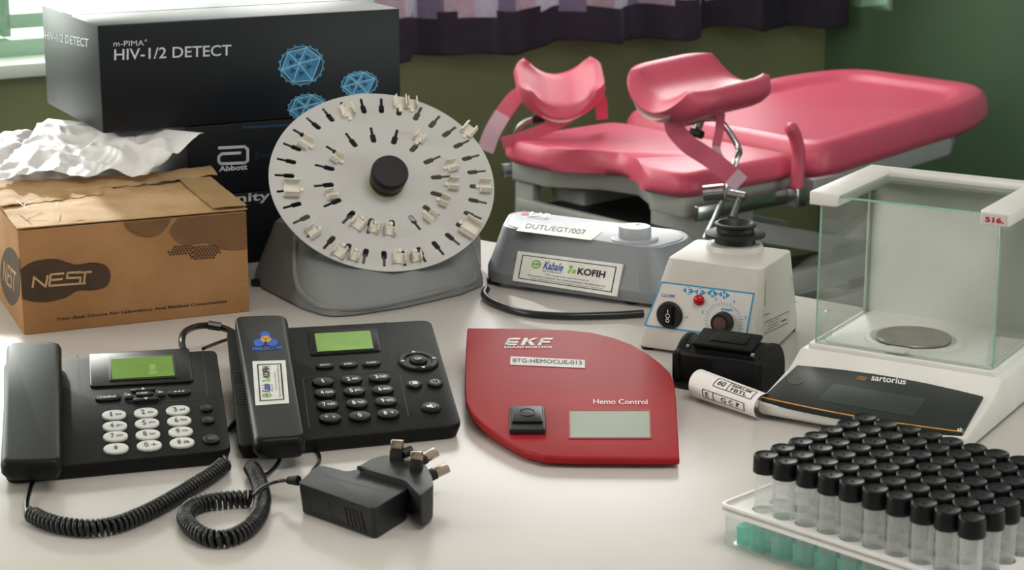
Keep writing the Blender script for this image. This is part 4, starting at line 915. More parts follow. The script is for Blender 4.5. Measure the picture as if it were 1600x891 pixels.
# body strip visible at the far left
# ---- second phone (centre left, with stickers)
def z5(x, y): return (270 + x / 2.228, 470 + y / 2.228)
def zs(x, y): return (380 + x / 3.874, 480 + y / 3.874)
FP2, ph2 = phone('desk_phone', 'black desk phone with black number keys, between the other phone and the red analyser', [(373, 698), (722, 663), (673, 499)], .017, .055)
mb = body(FP2, .03, [(373, 698), (722, 664), (673, 499.5), (354, 517)], [.012, .016, .016, .010]); ph2.part('housing', mb, M_black, smooth=40)
mb = inset_line(FP2, [zs(322, 345), zs(900, 345), zs(860, 90)], [.001, .012, .001], .0010, .0003, 0, False)
for q in (inset_line(FP2, [zs(400, 730), zs(360, 425), zs(945, 385), zs(1000, 660)], [.001, .010, .012, .001], .0010, .0003, 0, False),): mb.add(q.v, q.f, 0, False)
ph2.part('housing_seam', mb, M_dark)
P = rpoly([FP2.uv(*zs(*p)) for p in ((408, 297), (832, 270), (808, 130), (385, 152))], .004); mb = MB(); prism(mb, FP2, P, -.001, .0014, .0006); ph2.part('display_panel', mb, M_bgloss)
P4 = [FP2.uv(*zs(*p)) for p in ((438, 288), (796, 267), (778, 146), (424, 166))]; mb = MB(); prism(mb, FP2, rpoly(P4, .0015), .0012, .0022, .0004); ph2.part('display_frame', mb, M_rubber)
P4 = [FP2.uv(*zs(*p)) for p in ((450, 282), (788, 261), (768, 154), (431, 172))]; mb = MB(); flat(mb, FP2, P4, .0026); ph2.part('display', mb, M_lcdg2)
K = [[('1', '', 481, 466), ('2', 'ABC', 655, 453), ('3', 'DEF', 825, 440)], [('4', 'GHI', 495, 535), ('5', 'JKL', 672, 523), ('6', 'MNO', 845, 514)], [('7', 'PQRS', 510, 608), ('8', 'TUV', 688, 597), ('9', 'WXYZ', 863, 584)], [('*', '+', 525, 686), ('0', '', 705, 674), ('#', 'v', 878, 659)]]
for row in K:
    for a, b, x, y in row:
        g = [(a, -.14 if b else 0, 0, .08 if a == '1' else .15, .42, .03)] + ([(b, .17, -.04, .34 if len(b) > 1 else .12, .26, .03)] if b else [])
        pkey(ph2, FP2, *zs(x, y), .0248, .0225, .0040, [M_bgloss, M_w], g, 'number_key')
for x, y, s_ in ((493, 363, 'MENU'), (638, 356, 'DEL'), (776, 349, 'FLASH')): pkey(ph2, FP2, *zs(x, y), .0215, .0135, .0026, [M_bgloss, M_w], [(s_, 0, 0, .5, .3, .03)], 'function_key')
u = FP2.uv(*zs(1060, 332)); f = FP2.at(*u); mb = MB(); lathe(mb, f, [(.0235, -.001), (.0235, .0018), (.0220, .003), (.0165, .003), (.0150, .0015)], 44, 0, 1, 1.2)
for k in range(4):
    a = R(90 * k); c_ = (.0190 * math.cos(a), .0190 * 1.2 * math.sin(a)); s_ = .0032; flat(mb, f, [(c_[0] + s_*math.cos(a+t_), c_[1] + s_*math.sin(a+t_)) for t_ in (0, 2.2, -2.2)], .0034, 1)
nr = ph2.part('navigation_ring', mb, [M_bgloss, M_w]); mb = MB(); lathe(mb, f, [(.0105, 0), (.0105, .003), (.009, .0042)], 32, 0, 1, 1.2); text(mb, f, 'OK', 0, 0, .009, .006, .0046, 1, 0, .02); ph2.part('ok_key', mb, [M_bgloss, M_w], nr)
for x, y, kind in ((1035, 475, 0), (1162, 467, 1), (1137, 616, 2)):
    u = FP2.uv(*zs(x, y)); f = FP2.at(*u); mb = MB(); rr = (.0088, .0088, .0108)[kind]; lathe(mb, f, [(rr, -.001), (rr, .002), (rr*.85, .0032)], 32, 0, 1, 1.2)
    if kind == 0: flat(mb, f, circ(.001, 0, .0035, 16, .0045), .0036, 1); ring2(mb, f, circ(-.003, 0, .003, 16, .004), circ(-.003, 0, .0022, 16, .003), .0036, 1)
    if kind == 1:
        A = [(.0042 * math.cos(R(t_)), .005 * math.sin(R(t_))) for t_ in range(120, 421, 15)]; line2(mb, f, A, .0008, .0036, 1); line2(mb, f, [(0, .001), (0, .0065)], .0008, .0036, 1)
    if kind == 2:
        flat(mb, f, [(-.0050, -.0025), (-.002, -.0025), (.0015, -.006), (.0015, .006), (-.002, .0025), (-.0050, .0025)], .0036, 1); line2(mb, f, [(.0032, -.004), (.0045, 0), (.0032, .004)], .0007, .0036, 1)
    ph2.part('round_key', mb, [M_bgloss, M_w])
mb = MB()
for k in range(13):
    a_ = FP2.uv(*z5(232 + k * 1.2, 250 + k * 9)); flat(mb, FP2, rect(a_[0] - .006, a_[0] + .006, a_[1] - .0012, a_[1] + .0012), .0006)
ph2.part('speaker_grille', mb, M_dark)
hs2 = Thing('phone_handset', 'black handset with blue emblem and white label, on the phone with black keys', 'telephone handset', FP2.p(.04, .18, .01))
hh_ = .027
g2, Q = handset(hs2, FP2, [z5(288, 486), z5(458, 474), z5(392, 46), z5(216, 52)], hh_, .0014, M_bgloss, 'grip')
mb = MB(); Qm = [FP2.uv(*z5(*p), .008) for p in ((300, 526), (462, 516), (456, 480), (290, 492))]; prism(mb, FP2, rpoly(Qm, .004), .003, .014, .002); hs2.part('mouthpiece', mb, M_rubber)
P4 = [FP2.uv(*z5(*p), hh_) for p in ((288, 366), (405, 358), (392, 208), (277, 212))]; mb = MB(); flat(mb, FP2, P4, hh_ + .0004)
PR = [P4[1], P4[2], P4[3], P4[0]]          # the label reads sideways
PR = [P4[1], P4[2], P4[3], P4[0]]
ring2(mb, FP2, [lerpq(P4, *q) for q in ((.13, .08), (.87, .08), (.87, .92), (.13, .92))], [lerpq(P4, *q) for q in ((.17, .10), (.83, .10), (.83, .90), (.17, .90))], hh_ + .0007, 1)
donation_label(PR, FP2, hh_ + .0008)
hs2.part('label_sticker', mb, [M_sticker, M_ink, M_logonavy, M_logogreen], label='white donation label with black border')
mb = MB(); 
def hp2(pts, z=.0004, mi=0): flat(mb, FP2, [FP2.uv(*z5(*p), hh_) for p in pts], hh_ + z, mi)
hp2([(306, 112), (322, 106), (338, 114), (340, 136), (322, 146), (304, 138)]); hp2([(302, 132), (318, 140), (320, 152), (306, 160), (288, 160), (282, 148), (284, 138)]); hp2([(342, 132), (326, 140), (326, 152), (338, 158), (358, 158), (366, 148), (360, 136)])
hp2([(316, 124), (330, 124), (342, 131), (342, 140), (334, 146), (314, 147), (306, 141), (307, 130)], .0007, 1); line2(mb, FP2, [FP2.uv(*z5(*p), hh_) for p in ((310, 130), (323, 136), (339, 130))], .0007, hh_ + .001, 2); line2(mb, FP2, [FP2.uv(*z5(*p), hh_) for p in ((323, 136), (323, 147))], .0007, hh_ + .001, 2)
o_ = [Vector(FP2.uv(*z5(*p), hh_)) for p in ((278, 176), (380, 170), (277, 164))]; v, f_ = textmesh('MBEZICOM', .03); mb.add([FP2.p(*(o_[0] + (o_[1]-o_[0])*a + (o_[2]-o_[0])*b), hh_ + .0005) for a, b in v], f_, 0, False)
hs2.part('emblem_print', mb, [M_logoblue, M_logogold, M_ink])
# ---- coiled cords
def H(pts, z): return [hz(x, y, z) for x, y in pts]
R0 = .0066; rw = .0024; ZC = R0 + rw
mb = MB(); tube(mb, catmull([hz(56, 738, .012), hz(53, 748, .010), hz(47, 765, .006), hz(42, 785, .004), hz(43, 800, .005), hz(50, 806, .008)], 8), .0024, 8)
coil(mb, H([(50, 804), (70, 814), (100, 822), (140, 825), (180, 820), (220, 805), (260, 785), (300, 761), (330, 742), (351, 726)], ZC), R0, rw, .0056)
tube(mb, catmull([hz(351, 726, ZC), hz(352, 716, .012), hz(335, 706, .010)], 6), .002, 8)
tag(link('coiled_cord', mb, M_cord, hz(180, 830, 0), smooth=60), 'coiled black cord curving in front of the phone with white keys', 'cord')
mb = MB(); tube(mb, catmull([hz(438, 706, .010), hz(437, 718, .006), hz(430, 730, .004), hz(417, 741, .0045), hz(405, 742, .008)], 8), .0022, 8)
coil(mb, H([(393, 731), (401, 745), (407, 762), (410, 785), (403, 808), (385, 828), (355, 841), (325, 840), (300, 826), (290, 808), (300, 793), (322, 785), (350, 781), (376, 779), (392, 779)], ZC), R0, rw, .0056)
tag(link('coiled_cord', mb, M_cord, hz(350, 845, 0), smooth=60), 'coiled black cord looped in front of the phone with black keys', 'cord')
mb = MB(); tube(mb, catmull([hz(287, 548, .04), hz(284, 535, .045), hz(288, 520, .045), hz(305, 511, .040), hz(330, 509, .034), hz(352, 514, .030), hz(368, 522, .028)], 8), .0042, 10)
tube(mb, catmull([hz(318, 545, .02), hz(335, 538, .012), hz(352, 532, .008), hz(370, 528, .006)], 8), .0024, 8)
tube(mb, [hz(325, 508, .036), hz(345, 511, .033)], .0058, 10)
tag(link('phone_cable', mb, M_cord, hz(330, 520, 0)), 'black cable bundle looping behind the two phones', 'cable')
mb = MB(); tube(mb, [hz(358, 672, .006), hz(366, 662, .006), hz(374, 655, .006)], .003, 8); tag(link('phone_cable', mb, M_cord, hz(366, 664, 0)), 'short bit of black cable in the gap between the two phones', 'cable')

# ================================================================== PLUG ADAPTER
def za(x, y): return (440 + x / 4.95, 680 + y / 4.95)
ad = Thing('power_adapter', 'black plug-in power adapter with metal pins lying in the foreground', 'power adapter', hz(580, 825, 0))
ah = .033
a0 = hz(*za(128, 366), ah); a1_ = hz(*za(700, 565), ah)
FAd = Fr(a0, a1_ - a0, n=(0, 0, 1))
tp = [FAd.uv(*za(*p)) for p in ((128, 366), (715, 572), (985, 410), (955, 372), (700, 290), (600, 262), (500, 280), (440, 262), (320, 235), (270, 240))]
P = rpoly(tp, [.003, .006, .004, .004, .002, .004, .006, .004, .004, .006], 4)
cx = sum(p[0] for p in tp) / len(tp); cy = sum(p[1] for p in tp) / len(tp)
bfl = FAd.loc(hz(*za(188, 638), 0)); bfr = FAd.loc(hz(*za(715, 808), 0)); tfl, tfr = tp[0], tp[1]
ddx = (bfl.x - tfl[0] + bfr.x - tfr[0]) / 2; ddy = (bfl.y - tfl[1] + bfr.y - tfr[1]) / 2
def bt_(x, y, k=.97): return (cx + (x - cx) * k + ddx * .0, cy + (y - cy) * .93 + ddy * .35)
mb = MB(); loft(mb, [[FAd.p(*bt_(x, y), -ah + .001) for x, y in P], [FAd.p(x, y, 0) for x, y in P]], .0028, 3, ang=35)
ad.part('housing', mb, mat('adapter_plastic', '#1d1e21', .42, spec=.4, bump=.15, bscale=900), smooth=45)
mb = MB(); line2(mb, FAd, [FAd.uv(*za(235, 288)), FAd.uv(*za(805, 440))], .0006, .0003); ad.part('housing_seam', mb, M_dark)
q0, q1 = FAd.p(*bt_(*tfl), -ah + .001), FAd.p(*bt_(*tfr), -ah + .001)
FAf = Fr(q0, q1 - q0, FAd.p(*tfl, 0) - q0)
mb = MB()
q4 = [FAf.uv(*za(*p)) for p in ((225, 600), (660, 760), (620, 590), (195, 445))]
line2(mb, FAf, [lerpq(q4, 0, 1), lerpq(q4, 0, 0), lerpq(q4, .25, 0)], .0009, .0014)
line2(mb, FAf, [lerpq(q4, .37, .95), lerpq(q4, .40, 0.02), lerpq(q4, 1, 0.02)], .0009, .0014)
for i in range(5):
    for j in range(8):
        p_ = lerpq(q4, .68 + i * .07, .06 + j * .115); flat(mb, FAf, rect(p_[0] - .0016, p_[0] + .0016, p_[1] - .0010, p_[1] + .0010), .0014)
ad.part('vent_slots', mb, M_dark)
# plug block with three pins plus the pair at the top
ap = [hz(*za(745, 200), .052), hz(*za(1165, 350), .050), hz(*za(1195, 520), .012)]
FPl = Fr(hz(*za(1000, 415), ah), FAd.y, n=(0, 0, 1))
tpb = [FAd.uv(*za(*p), .006) for p in ((590, 245), (740, 290), (960, 352), (1030, 425), (1075, 470), (1175, 390), (1165, 330), (1120, 235), (1020, 180), (900, 150), (770, 160), (690, 185))]
P = rpoly(tpb, .004, 3); cx = sum(p[0] for p in P) / len(P); cy = sum(p[1] for p in P) / len(P)
mb = MB(); loft(mb, [[FAd.p(cx + (x-cx) * .90 + .001, cy + (y-cy) * .86 + .002, -ah + .004) for x, y in P], [FAd.p(cx + (x-cx) * .985, cy + (y-cy) * .97, -.020) for x, y in P], [FAd.p(x, y, .006) for x, y in P]], .0022, 3, ang=35)
pb = ad.part('plug_head', mb, mat('adapter_plastic', '#26272a'), smooth=50)
mb = MB(); tube(mb, catmull([FAd.p(*FAd.uv(*za(590, 245), .006), .005), FAd.p(*FAd.uv(*za(760, 290), .004), .003), FAd.p(*FAd.uv(*za(960, 352), .004), .003), FAd.p(*FAd.uv(*za(1030, 430), .002), .001), FAd.p(*FAd.uv(*za(1100, 495), -.005), -.006)], 6), .0022, 8); ad.part('locking_ridge', mb, M_rubber, pb)
dpx = Vector((.62, .45, .64)).normalized()
def apin(x, y, L, w, h, sleeve, d=dpx, hb=.004, label=None):
    o = FAd.p(*FAd.uv(*za(x, y), hb), hb); yv = Vector((-d.y, d.x, 0)).normalized(); f = Fr(o, yv, n=d)
    mb = MB(); box(mb, f, -w/2, w/2, -h/2, h/2, -.004, L * sleeve, .0006, 2, 0); box(mb, f, -w/2 * .93, w/2 * .93, -h/2 * .93, h/2 * .93, L * sleeve, L, .0012, 2, 1)
    ad.part('plug_pin', mb, [M_rubber, M_pin], pb)
apin(1075, 195, .019, .0120, .0085, .3, Vector((.80, .38, .35)).normalized()); apin(1150, 312, .020, .0120, .0085, .3, Vector((.80, .35, .28)).normalized(), -.008)
apin(890, 205, .022, .0130, .0095, .55, Vector((0.05, .2, 1)).normalized()); apin(1040, 280, .020, .0120, .0095, .55, Vector((0.05, .2, 1)).normalized())
mb = MB(); tube(mb, [FAd.p(*FAd.uv(*za(935, 145), .012), .012), FAd.p(*FAd.uv(*za(1008, 118), .014), .014)], .0052, 14); ad.part('plug_boss', mb, M_rubber, pb)
mb = MB(); cs = [hz(*za(128, 352), .026), hz(*za(48, 350), .024)]
for k in range(5):
    p_ = cs[0].lerp(cs[1], .05 + k * .2); d_ = (cs[1] - cs[0]).normalized(); lathe(mb, Fr(p_, (0, 0, 1), n=d_), [(.0048 - k*.0003, -.0014), (.0054 - k*.0003, 0), (.0048 - k*.0003, .0014)], 14)
tube(mb, cs, .0036, 10); ad.part('strain_relief', mb, M_rubber)
mb = MB(); tube(mb, catmull([cs[1], hz(437, 752, .018), hz(422, 756, .019), hz(405, 765, .0215), hz(395, 775, .0215)], 8), .0019, 8); ad.part('cable', mb, M_cord)
mb = MB(); tube(mb, catmull([hz(470, 698, .006), hz(485, 700, .003), hz(497, 708, .0025), hz(499, 720, .0025), hz(491, 732, .0025), hz(485, 742, .0025)], 8), .0019, 8)
tag(link('phone_cable', mb, M_cord, hz(497, 710, 0)), 'thin black cable running from the phone with black keys to behind the adapter', 'cable')

# ================================================================== RECEIPT PRINTER AND PAPER ROLL
FRp = Fr(hz(1056, 603, 0), hz(1186, 622, 0) - hz(1056, 603, 0), n=(0, 0, 1))
pr = Thing('receipt_printer', 'small black receipt printer with rounded ends in front of the ivory mixer', 'printer', FRp.p(.055, .03))
W_ = FRp.loc(hz(1190, 622, 0)).x; ZT = .056
def pprof(s=1.0): return [(-.004, .002), (.075, .002), (.074, .028), (.064, ZT - .012), (.045, ZT), (.022, ZT - .001), (.004, ZT - .013), (-.006, .045)]
def psec(x, s): 
    c_ = (.036, .034); return [FRp.p(x, c_[0] + (y - c_[0]) * s, c_[1] + (z - c_[1]) * s) for y, z in rpoly(pprof(), .014, 5)]
mb = MB(); secs = [psec(-.001, .8), psec(.002, .93), psec(.008, 1.0)]; loft(mb, [psec(-.001, .82), psec(.0015, .95), psec(.006, 1.0), psec(W_ - .006, 1.0), psec(W_ - .0015, .95), psec(W_ + .001, .82)], 0); pr.part('housing', mb, M_bgloss, smooth=45)
for x in (-.003, W_ - .007):
    mb = MB(); loft(mb, [psec(x, 1.0), psec(x + .002, 1.04), psec(x + .007, 1.04), psec(x + .009, 1.02)], 0); pr.part('end_cap', mb, M_black, smooth=45)
FLi = Fr(FRp.p(0, .012, ZT - .006), FRp.x, FRp.p(0, .045, ZT + .002) - FRp.p(0, .012, ZT - .006))
mb = MB(); prism(mb, FLi, rpoly(rect(.016, W_ - .016, -.004, .036), .003), .0, .005, .0015); ld = pr.part('paper_lid', mb, M_black)
mb = MB(); prism(mb, FLi, rpoly(rect(W_*.32, W_*.74, .006, .028), .003), .005, .0062, .0005); flat(mb, FLi, [(W_/2 - .012 + .024*t_, .012 - .003 * math.sin(math.pi*t_)) for t_ in (0, .2, .4, .6, .8, 1)], .0066, 1); pr.part('lid_latch', mb, [M_bgloss, M_dark], ld)
for x in (.013, W_ - .013):
    mb = MB(); tube(mb, [FLi.p(x - .002, -.008, .001), FLi.p(x + .002, -.008, .001)], .0028, 12); pr.part('hinge_pin', mb, M_chrome)
mb = MB(); tube(mb, [FRp.p(-.004, -.006, .004), FRp.p(.04, -.010, .004)], .003, 8); pr.part('paper_cutter', mb, M_rubber)
# curled receipt strip
pA, pB = hz(1110, 600, .024), hz(1182, 640, .024)      # top line
ax = (hz(1176, 655, .012) - hz(1078, 622, .012)); ax.z = 0; axn = ax.normalized(); sd_ = Vector((-axn.y, axn.x, 0)); RC = .017
o0 = hz(1083, 627, 0); Lr = .088
FRl = Fr(o0, axn, sd_)
rl = Thing('receipt_roll', 'curled printed receipt strip lying between the printer and the balance', 'paper', FRl.p(.05, .02)); 
mb = MB(); NX, NA = 40, 40; V = []
for i in range(NX + 1):
    t = i / NX
    for k in range(NA + 1):
        s_ = k / NA; a = R(-75) + s_ * R(255) ; rr = .0165 - .002 * t
        y = .014 - rr * math.cos(a) * 1.15 * (-1 if False else 1); z = rr + rr * math.sin(a)
        if s_ > .72: e = (s_ - .72) / .28; y = y + .010 * e * (1 - t * .3); z = max(.002, z - .006 * e)
        x = Lr * t + .012 * (1 - s_) * (t) - .02 * s_ * (1-t) + .01 * s_
        V.append(FRl.p(x, y, z + .001))
for i in range(NX):
    for k in range(NA): a = i*(NA+1)+k; mb.f.append([a, a+1, a+NA+2, a+NA+1]); mb.mi.append(0); mb.sm.append(True)
base_v = list(V); mb.v = V
def onroll(u, s_):                            # spot on the paper: u along, s around
    i = min(NX - 1e-6, max(0, u * NX)); k = min(NA - 1e-6, max(0, s_ * NA)); i0, k0 = int(i), int(k); fi, fk = i - i0, k - k0
    A = base_v[i0*(NA+1)+k0]; B = base_v[(i0+1)*(NA+1)+k0]; C_ = base_v[i0*(NA+1)+k0+1]; D = base_v[(i0+1)*(NA+1)+k0+1]
    n_ = (B - A).cross(C_ - A).normalized(); 
    if n_.dot(EYE - A) < 0 : n_ = -n_
    return A.lerp(B, fi).lerp(C_.lerp(D, fi), fk) + n_ * .0004
def rline(pts, w=.012):
    for (u0, s0), (u1, s1) in zip(pts, pts[1:]):
        d = Vector((u1-u0, s1-s0)); L_ = d.length
        if L_ < 1e-5: continue
        q = Vector((-d.y, d.x)) / L_ * w / 2; mm = max(1, int(L_ / .04))
        for m_ in range(mm):
            a_, b_ = m_ / mm, (m_+1) / mm; e0 = (u0 + d.x*a_, s0 + d.y*a_); e1 = (u0 + d.x*b_, s0 + d.y*b_)
            mb.add([onroll(e0[0]-q.x, e0[1]-q.y), onroll(e1[0]-q.x, e1[1]-q.y), onroll(e1[0]+q.x, e1[1]+q.y), onroll(e0[0]+q.x, e0[1]+q.y)], [[0, 1, 2, 3]], 1, False)
rline([(.35, .62), (.92, .62), (.92, .44), (.35, .44), (.35, .62)]); rline([(.55, .62), (.55, .44)]); rline([(.22, .34), (.85, .34), (.85, .2), (.22, .2), (.22, .34)]); rline([(.38, .34), (.38, .2)])
def rtext(s, u0, s0, u1, s1):
    v, f = textmesh(s, .02); mb.add([onroll(u0 + (u1-u0)*a, s0 + (s1-s0)*b) for a, b in v], f, 1, False)
rtext('60', .39, .48, .5, .58); rtext('SERUM', .58, .54, .86, .60); rtext('FBTL', .60, .46, .84, .52); rtext('E', .26, .23, .31, .31); rtext('G', .5, .23, .58, .31); rtext('C', .62, .23, .68, .31); rtext('?', .72, .23, .78, .31)
rp_ = rl.part('paper_strip', mb, [M_paper, M_ink], smooth=70)
mb = MB(); lathe(mb, Fr(FRl.p(-.012, .012, .009), (0, 1, 0), n=(.95, -.3, 0)), [(.007, 0), (.009, .004), (.009, .010), (.006, .014)], 20); rl.part('paper_end', mb, mat('pale_pink', '#e0c4c8', .5))

# ================================================================== ANALYTICAL BALANCE
def zb_(x, y): return (1170 + x / 2.0256, 250 + y / 2.0256)
def z8(x, y): return (1250 + x / 4.571, 230 + y / 4.571)
ZF = .060
c0 = hz(1268.7, 538, ZF); c1 = hz(1535, 586, ZF); yaw = R(-31.5)
FBa = Fr(c0, (math.cos(yaw), math.sin(yaw), 0), n=(0, 0, 1)); FBa = Fr((c0.x, c0.y, T), FBa.x, n=(0, 0, 1))
bal = Thing('analytical_balance', 'white and grey laboratory balance with a glass draft shield', 'laboratory balance', FBa.p(.1, .08))
BW = .218; BD = .172; BH = .243
def bp(x, y, z): return FBa.p(x, y, z)
# body: side profile swept across, narrower at the front
prof = lambda: [(-.112, .003), (-.122, .009), (-.124, .022), (-.040, .040), (-.018, .050), (-.008, ZF - .004), (BD + .03, ZF - .004), (BD + .04, .05), (BD + .04, .004)]
def bsec(x, k=1): return [bp(x, y, z) for y, z in prof()]
mb = MB(); loft(mb, [bsec(-.012), bsec(BW + .012)], .004, 3, ang=30); bal.part('housing', mb, M_white)
mb = MB(); prism(mb, FBa, rpoly(rect(-.004, BW + .004, -.004, BD + .012), .006), ZF - .006, ZF + .002, .002); bal.part('weighing_floor', mb, M_white)
mb = MB(); prism(mb, FBa, rpoly(rect(.01, BW - .01, .008, BD), .01), ZF + .002, ZF + .0045, .001); bal.part('floor_plate', mb, M_white)
# display panel: dark glossy sheet on the sloping front
s0, s1 = bp(0, -.124, .0225), bp(0, -.040, .0405); FPa = Fr(s0, FBa.x, s1 - s0); LP = (s1 - s0).length
cur_ = [(-.008, .002)] + [(BW * t_ + (-.008 + .016 * t_), .002 - .006 * math.sin(math.pi * t_)) for t_ in (.1, .25, .4, .55, .7, .85)] + [(BW + .008, .002)] + [(BW + .002 - (BW + .004) * t_, LP + .004 + .014 * math.sin(math.pi * (1-t_) * .8 + .4) - .006) for t_ in (0, .15, .3, .45, .6, .75, .9, 1)]
mb = MB(); prism(mb, FPa, cur_, -.004, .0030, .0012); dp = bal.part('display_panel', mb, M_panel)
mb = MB(); line2(mb, FPa, [(x, y + .0022) for x, y in cur_[:8]], .0022, .0033); bal.part('orange_trim', mb, M_orange, dp)
q4 = [FPa.uv(*zb_(*p), .003) for p in ((215, 790), (560, 850), (560, 752), (262, 695))]
sc_ = [(.055, .018), (.165, .018), (.165, .060), (.055, .060)]
mb = MB(); prism(mb, FPa, rpoly(sc_, .003), .0028, .0034, .0002); bal.part('screen', mb, M_screen, dp)
mb = MB(); tq(mb, FPa, 'sartorius', zb_(387, 706), zb_(496, 720), zb_(391, 688), .0034, 0, .015)
o_ = FPa.uv(*zb_(357, 692), .003)
for i in range(4):
    for j in range(3): flat(mb, FPa, circ(o_[0] + (i-1.5)*.0028, o_[1] + (j-1)*.0034, .0010, 8), .0034, 1)
for k in range(5): 
    p_ = FPa.uv(*zb_(668, 856), .003); a = R(72*k + 90); flat(mb, FPa, [(p_[0] + .004*math.cos(a), p_[1] + .005*math.sin(a)), (p_[0] + .0016*math.cos(a+.9), p_[1] + .002*math.sin(a+.9)), (p_[0] + .0016*math.cos(a-.9), p_[1] + .002*math.sin(a-.9))], .0036, 0)
flat(mb, FPa, [FPa.uv(*zb_(147 + 25*math.cos(k*.314), 699 + 13*math.sin(k*.314)), .003) for k in range(20)][::-1], .0033, 2)
bal.part('brand_print', mb, [M_w, M_orange, mat('button_grey', '#3d4341', .3)], dp)
# draft shield
th = .0022
def pane(name, P, d, parent=None):          # P: four corners, d: thickness direction; ends are pale green cut edges
    mb = MB(); n_ = Vector(d).normalized() * th; A = P; B = [p + n_ for p in P]
    mb.add(A, [[3, 2, 1, 0]], 0, False); mb.add(B, [[0, 1, 2, 3]], 0, False)
    for i in range(4): j = (i+1) % 4; mb.add([A[i], A[j], B[j], B[i]], [[0, 1, 2, 3]], 1, False)
    return bal.part(name, mb, [M_glass, M_gedge], parent)
X, Y = FBa.x, FBa.y; zt = BH - .018; zl = ZF + .003
pane('front_pane', [bp(.004, .000, zl), bp(BW - .004, .000, zl), bp(BW - .006, .000, zt + .012), bp(.006, .000, zt + .012)], Y)
pl = pane('side_pane', [bp(.002, .004, zl), bp(.002, BD - .006, zl), bp(.002, BD - .006, zt), bp(.002, .004, zt)], X)
prr = pane('side_pane', [bp(BW - .002, .004, zl), bp(BW - .002, BD - .006, zl), bp(BW - .002, BD - .006, zt), bp(BW - .002, .004, zt)], -X)
pane('top_pane', [bp(.026, .002, BH - .006), bp(BW - .026, .002, BH - .006), bp(BW - .026, BD - .012, BH - .006), bp(.026, BD - .012, BH - .006)], (0, 0, 1))
mb = MB(); box(mb, FBa, .0, BW, BD - .006, BD + .004, ZF, BH - .012, .002); bal.part('back_panel', mb, M_white)
for x in (-.001, BW - .002):
    mb = MB(); box(mb, FBa, x, x + .003, BD - .012, BD - .004, ZF, BH - .01, .001); bal.part('corner_post', mb, M_white)
# top frame: U shape open to the front
U = [(-.008, -.006), (.024, -.006), (.026, .0), (.026, BD - .014), (BW - .026, BD - .014), (BW - .026, .0), (BW - .024, -.006), (BW + .008, -.006), (BW + .008, BD + .012), (-.008, BD + .012)]
mb = MB(); prism(mb, FBa, U, BH - .016, BH, .002, 3); tf = bal.part('top_frame', mb, M_white)
FTf = Fr(bp(0, -.006, 0), X, (0, 0, 1)); mb = MB()
q4 = [(BW - .022, BH - .0145), (BW + .005, BH - .0145), (BW + .005, BH - .003), (BW - .022, BH - .003)]
flat(mb, FTf, q4, .0004); tl(q4, '516.', .12, .22, .9, .75, 1, .04, 0, FTf, .0008); bal.part('number_sticker', mb, [mat('sticker_grey', '#cfc4c0', .5), M_redink], tf)
for (x, y, pn) in ((.006, .012, pl), (BW - .013, .014, prr)):
    mb = MB(); prism(mb, Fr(bp(x, y, ZF + .003), Y, (0, 0, 1)), rpoly(rect(0, .018, 0, .034), .006), 0, .007, .001); bal.part('door_handle', mb, M_rackc, pn)
pc = FBa.loc(hz(1428, 526.5, .0685)); FPn = FBa.at(pc.x, pc.y, 0)
mb = MB(); lathe(mb, FPn, [(.058, ZF + .004), (.056, ZF + .0075), (.051, ZF + .0082), (.0475, ZF + .006), (.046, ZF + .0046)], 56, caps=(0, 1)); box(mb, FPn.at(0, 0, 0, 0), -.012, .012, -.062, -.044, ZF + .004, ZF + .0078, .001); bal.part('pan_ring', mb, M_white)
mb = MB(); lathe(mb, FPn, [(.0425, ZF + .006), (.0438, ZF + .0085), (.0430, ZF + .0098)], 56); bal.part('weighing_pan', mb, M_steel)
for x, y in ((.01, -.10), (BW - .01, -.10), (BW - .01, BD), (.01, BD)):
    mb = MB(); lathe(mb, FBa.at(x, y), [(.008, 0), (.008, .005)], 16); bal.part('foot', mb, M_rackc)

# ================================================================== TEST TUBE RACK
def z33(x, y): return (1110 + x / 3.265, 630 + y / 3.265)
ZK = .095; k0 = hz(*z33(280, 258), ZK); k9 = hz(*z33(1345, 577), ZK)
FRk_ = Fr((k0.x, k0.y, T), k9 - k0, n=(0, 0, 1)); PI_ = (k9 - k0).length / 9; PJ = .026
RL0, RL1, RD0, RD1 = -.036, 9 * PI_ + .030, -.022, 6 * PJ + .022; ZPL = .040
rack = Thing('test_tube_rack', 'white plastic rack with a green lower tier, full of black-capped tubes', 'rack', FRk_.p(4.5 * PI_, 3 * PJ))
lean = (-.0045, .0)
def tpos(i, j): return (i * PI_, j * PJ)
outer = rpoly(rect(RL0, RL1, RD0, RD1), .010, 5)
mb = MB(); holed(mb, FRk_, outer, [circ(i * PI_ + .0, j * PJ, .0106, 24) for i in range(10) for j in range(7)], ZPL - .003, ZPL); rack.part('top_plate', mb, M_rack)
mb = MB(); o2 = outer; i2 = [(x * (1 - .0) , y) for x, y in rpoly(rect(RL0 + .003, RL1 - .003, RD0 + .003, RD1 - .003), .008, 5)]
loft(mb, [[FRk_.p(x, y, ZPL - .007) for x, y in o2], [FRk_.p(x, y, ZPL + .0025) for x, y in o2], [FRk_.p(x, y, ZPL + .0025) for x, y in i2], [FRk_.p(x, y, ZPL - .007) for x, y in i2]], 0, caps=(0, 0)); rack.part('rim', mb, M_rack)
